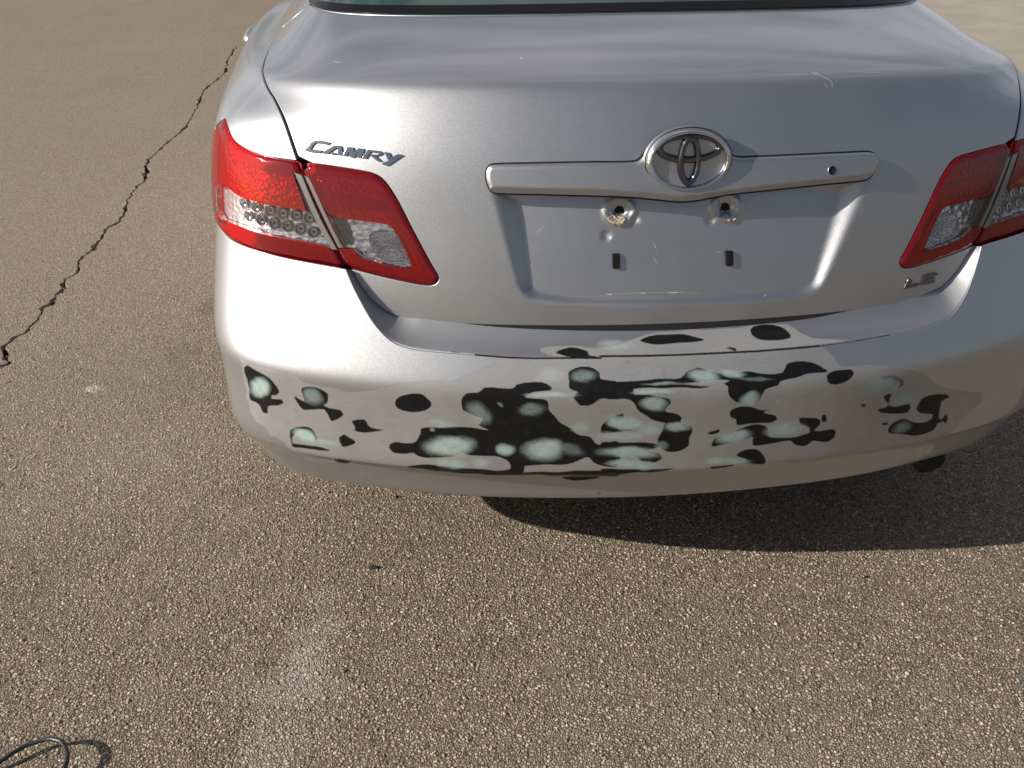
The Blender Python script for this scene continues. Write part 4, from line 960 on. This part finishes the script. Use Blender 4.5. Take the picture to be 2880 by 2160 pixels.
def ground():
    co, mid = crack_outline(); B = 60.; outer = [(-B, -B), (B, -B), (B, B), (-B, B)]
    pts = outer+co.tolist(); n = len(co); ed = [(0,1),(1,2),(2,3),(3,0)]+[(4+i, 4+(i+1) % n) for i in range(n)]
    # extra points near the camera keep the triangles even
    for x in np.linspace(-6, 6, 9):
        for y in np.linspace(-4, 10, 9): pts.append((float(x)+.013, float(y)+.017))
    V2, _, F, _, _, _ = delaunay_2d_cdt([Vector(p) for p in pts], ed, [], 0, 1e-7); V2 = np.array([tuple(v) for v in V2]); F = np.array(F)
    c = V2[F].mean(1); F = F[~inside(c, co)]
    V = [(x, y, 0) for x, y in V2]; faces = []
    for f in F:
        a, b, d = V2[f[0]], V2[f[1]], V2[f[2]]; z = (b[0]-a[0])*(d[1]-a[1])-(b[1]-a[1])*(d[0]-a[0]); faces.append(tuple(int(q) for q in (f if z > 0 else f[::-1])))
    k = len(V); V += [(x, y, 0) for x, y in co]+[(x*.85+mx_*.15, y*.85+my_*.15, -.022) for (x, y), (mx_, my_) in zip(co, np.concatenate([mid, mid[::-1]]))]
    faces += [(k+i, k+(i+1) % n, k+n+(i+1) % n, k+n+i) for i in range(n)]
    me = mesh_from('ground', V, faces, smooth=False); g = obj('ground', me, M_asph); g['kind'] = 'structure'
    d = obj('crack_soil', mesh_from('crack_soil', [(-9, -4, -.018), (3, -4, -.018), (3, 12, -.018), (-9, 12, -.018)], [(0, 1, 2, 3)]), simple('crack_dirt', (.012, .009, .007), .95)); d['kind'] = 'structure'
ground()
# pale concrete lot to the right, beyond the car
def concrete():
    M = Mat('pale_concrete').set(Roughness=.9)
    a = M.noise(2.2, 6, .65); b = M.noise(40, 4, .75); c = M.noise(260, 3, .7)
    col = M.mix(M.step(a, .3, .7), (.29, .25, .195), (.38, .335, .27)); col = M.mix(M.math('MULTIPLY', M.step(b, .60, .72), .5), col, (.19, .16, .125)); col = M.mix(M.math('MULTIPLY', M.step(c, .35, .75), .3), col, (.40, .36, .30))
    M.l(col, M.b.inputs['Base Color']); M.l(M.bump(M.math('ADD', b, c), .5, .003), M.b.inputs['Normal'])
    o = obj('concrete_lot', mesh_from('concrete_lot', [(2.1, 2.6, .004), (60, -12, .004), (60, 60, .004), (2.1, 60, .004)], [(0, 1, 2, 3)]), M.m); o['kind'] = 'structure'
concrete()
# loose stones lying on and bedded in the asphalt
def pebbles(n=42000):
    ph = (1+5**.5)/2
    base = np.array([(-1,ph,0),(1,ph,0),(-1,-ph,0),(1,-ph,0),(0,-1,ph),(0,1,ph),(0,-1,-ph),(0,1,-ph),(ph,0,-1),(ph,0,1),(-ph,0,-1),(-ph,0,1)])/math.sqrt(1+ph*ph)
    bf = np.array([(0,11,5),(0,5,1),(0,1,7),(0,7,10),(0,10,11),(1,5,9),(5,11,4),(11,10,2),(10,7,6),(7,1,8),(3,9,4),(3,4,2),(3,2,6),(3,6,8),(3,8,9),(4,9,5),(2,4,11),(6,2,10),(8,6,7),(9,8,1)])
    G = np.stack([rng.normal(-.25, 1.15, n), rng.normal(.35, .95, n), np.zeros(n)], 1)   # thins out gradually away from the car
    sz = rng.uniform(.0014, .0036, n)*np.where(rng.random(n) < .04, 1.5, 1)
    V = base[None]*sz[:, None, None]*rng.uniform(.65, 1.25, (n, 12, 1)); V[..., 2] *= rng.uniform(.4, .75, n)[:, None]
    an = rng.random(n)*6.28; c_, s_ = np.cos(an)[:, None], np.sin(an)[:, None]; V = np.stack([V[..., 0]*c_-V[..., 1]*s_, V[..., 0]*s_+V[..., 1]*c_, V[..., 2]], -1)
    V += G[:, None, :]; V[..., 2] += (sz*.1)[:, None]
    F = (bf[None]+(np.arange(n)*12)[:, None, None]).reshape(-1, 3)
    me = bpy.data.meshes.new('gravel'); me.vertices.add(n*12); me.vertices.foreach_set('co', V.ravel().astype(np.float32))
    me.loops.add(len(F)*3); me.loops.foreach_set('vertex_index', F.ravel().astype(np.int32)); me.polygons.add(len(F)); me.polygons.foreach_set('loop_start', (np.arange(len(F))*3).astype(np.int32)); me.update(calc_edges=True); me.validate()
    a = me.attributes.new('tone', 'FLOAT', 'POINT'); a.data.foreach_set('value', np.repeat(rng.random(n), 12).astype(np.float32))
    M = Mat('gravel_stone').set(Roughness=.8); at = M.n('Attribute', attribute_name='tone').outputs['Fac']; r_ = M.n('ValToRGB'); M.l(at, r_.inputs[0])
    els = r_.color_ramp.elements; els[0].color = (.22, .17, .12, 1); els[1].color = (.60, .50, .38, 1); e = els.new(.06); e.color = (.24, .15, .09, 1); e = els.new(.2); e.color = (.26, .205, .15, 1); e = els.new(.8); e.color = (.43, .35, .26, 1)
    M.l(r_.outputs[0], M.b.inputs['Base Color'])
    o = obj('gravel', me, M.m); o['kind'] = 'stuff'; o['label'] = 'small loose stones bedded in the worn asphalt'
pebbles()
# cable looping into the near corner
def cc(x, y, z): q = gpt((.1808*x, 1960+.1808*y), z); return q
cab = tube('black_cable', spl(np.array([cc(-900,1700,.0045), cc(-500,1330,.006), cc(-200,1130,.010), cc(0,1010,.014), cc(150,905,.017), cc(380,765,.020), cc(600,690,.024), cc(800,650,.028), cc(930,680,.030), cc(1015,780,.031), cc(1048,890,.030), cc(1040,1000,.028), cc(1000,1110,.025), cc(900,1300,.02), cc(700,1600,.010), cc(400,1900,.0045), cc(-200,2300,.0045)]), .01), .0043, simple('cable_sheath', (.022, .022, .024), .38))
tag(cab, label='thin black cable looping over the asphalt in the bottom left corner', category='cable')

# bits of debris on the asphalt
def scrap(name, px, size, ang, h_, seed, col, label, cat):
    r_ = np.random.default_rng(seed); n, m_ = 14, 4; c = gpt(px); V = []
    R0 = 1+.35*r_.normal(0, .5, n)
    for j in range(m_):
        q = (m_-1-j)/(m_-1)
        for i in range(n):
            a = 2*math.pi*i/n; x = size[0]*math.cos(a)*R0[i]*q; y = size[1]*math.sin(a)*R0[i]*q
            V.append((c[0]+x*math.cos(ang)-y*math.sin(ang), c[1]+x*math.sin(ang)+y*math.cos(ang), .001+h_*(1-q**2)*(1+.3*r_.normal())+.002*math.cos(2*a)*q))
    F = [(j*n+i, j*n+(i+1) % n, (j+1)*n+(i+1) % n, (j+1)*n+i) for j in range(m_-1) for i in range(n)]
    o = obj(name, mesh_from(name, V, F), simple(name+'_surface', col, .8)); tag(o, label=label, category=cat)
scrap('leaf_scrap', (1050, 1597), (.0125, .0062), -.25, .006, 3, (.012, .010, .008), 'black curled scrap of leaf on the asphalt in front of the bumper, left of centre', 'leaf')
scrap('dark_stone', (1116, 1399), (.0045, .0045), .3, .007, 5, (.015, .013, .012), 'small black stone right under the lower left edge of the bumper', 'stone')
scrap('seed_husk', (2437, 1624), (.0085, .0026), .25, .003, 8, (.02, .014, .012), 'tiny dark husk on sunlit asphalt just outside the shadow of the car', 'husk')
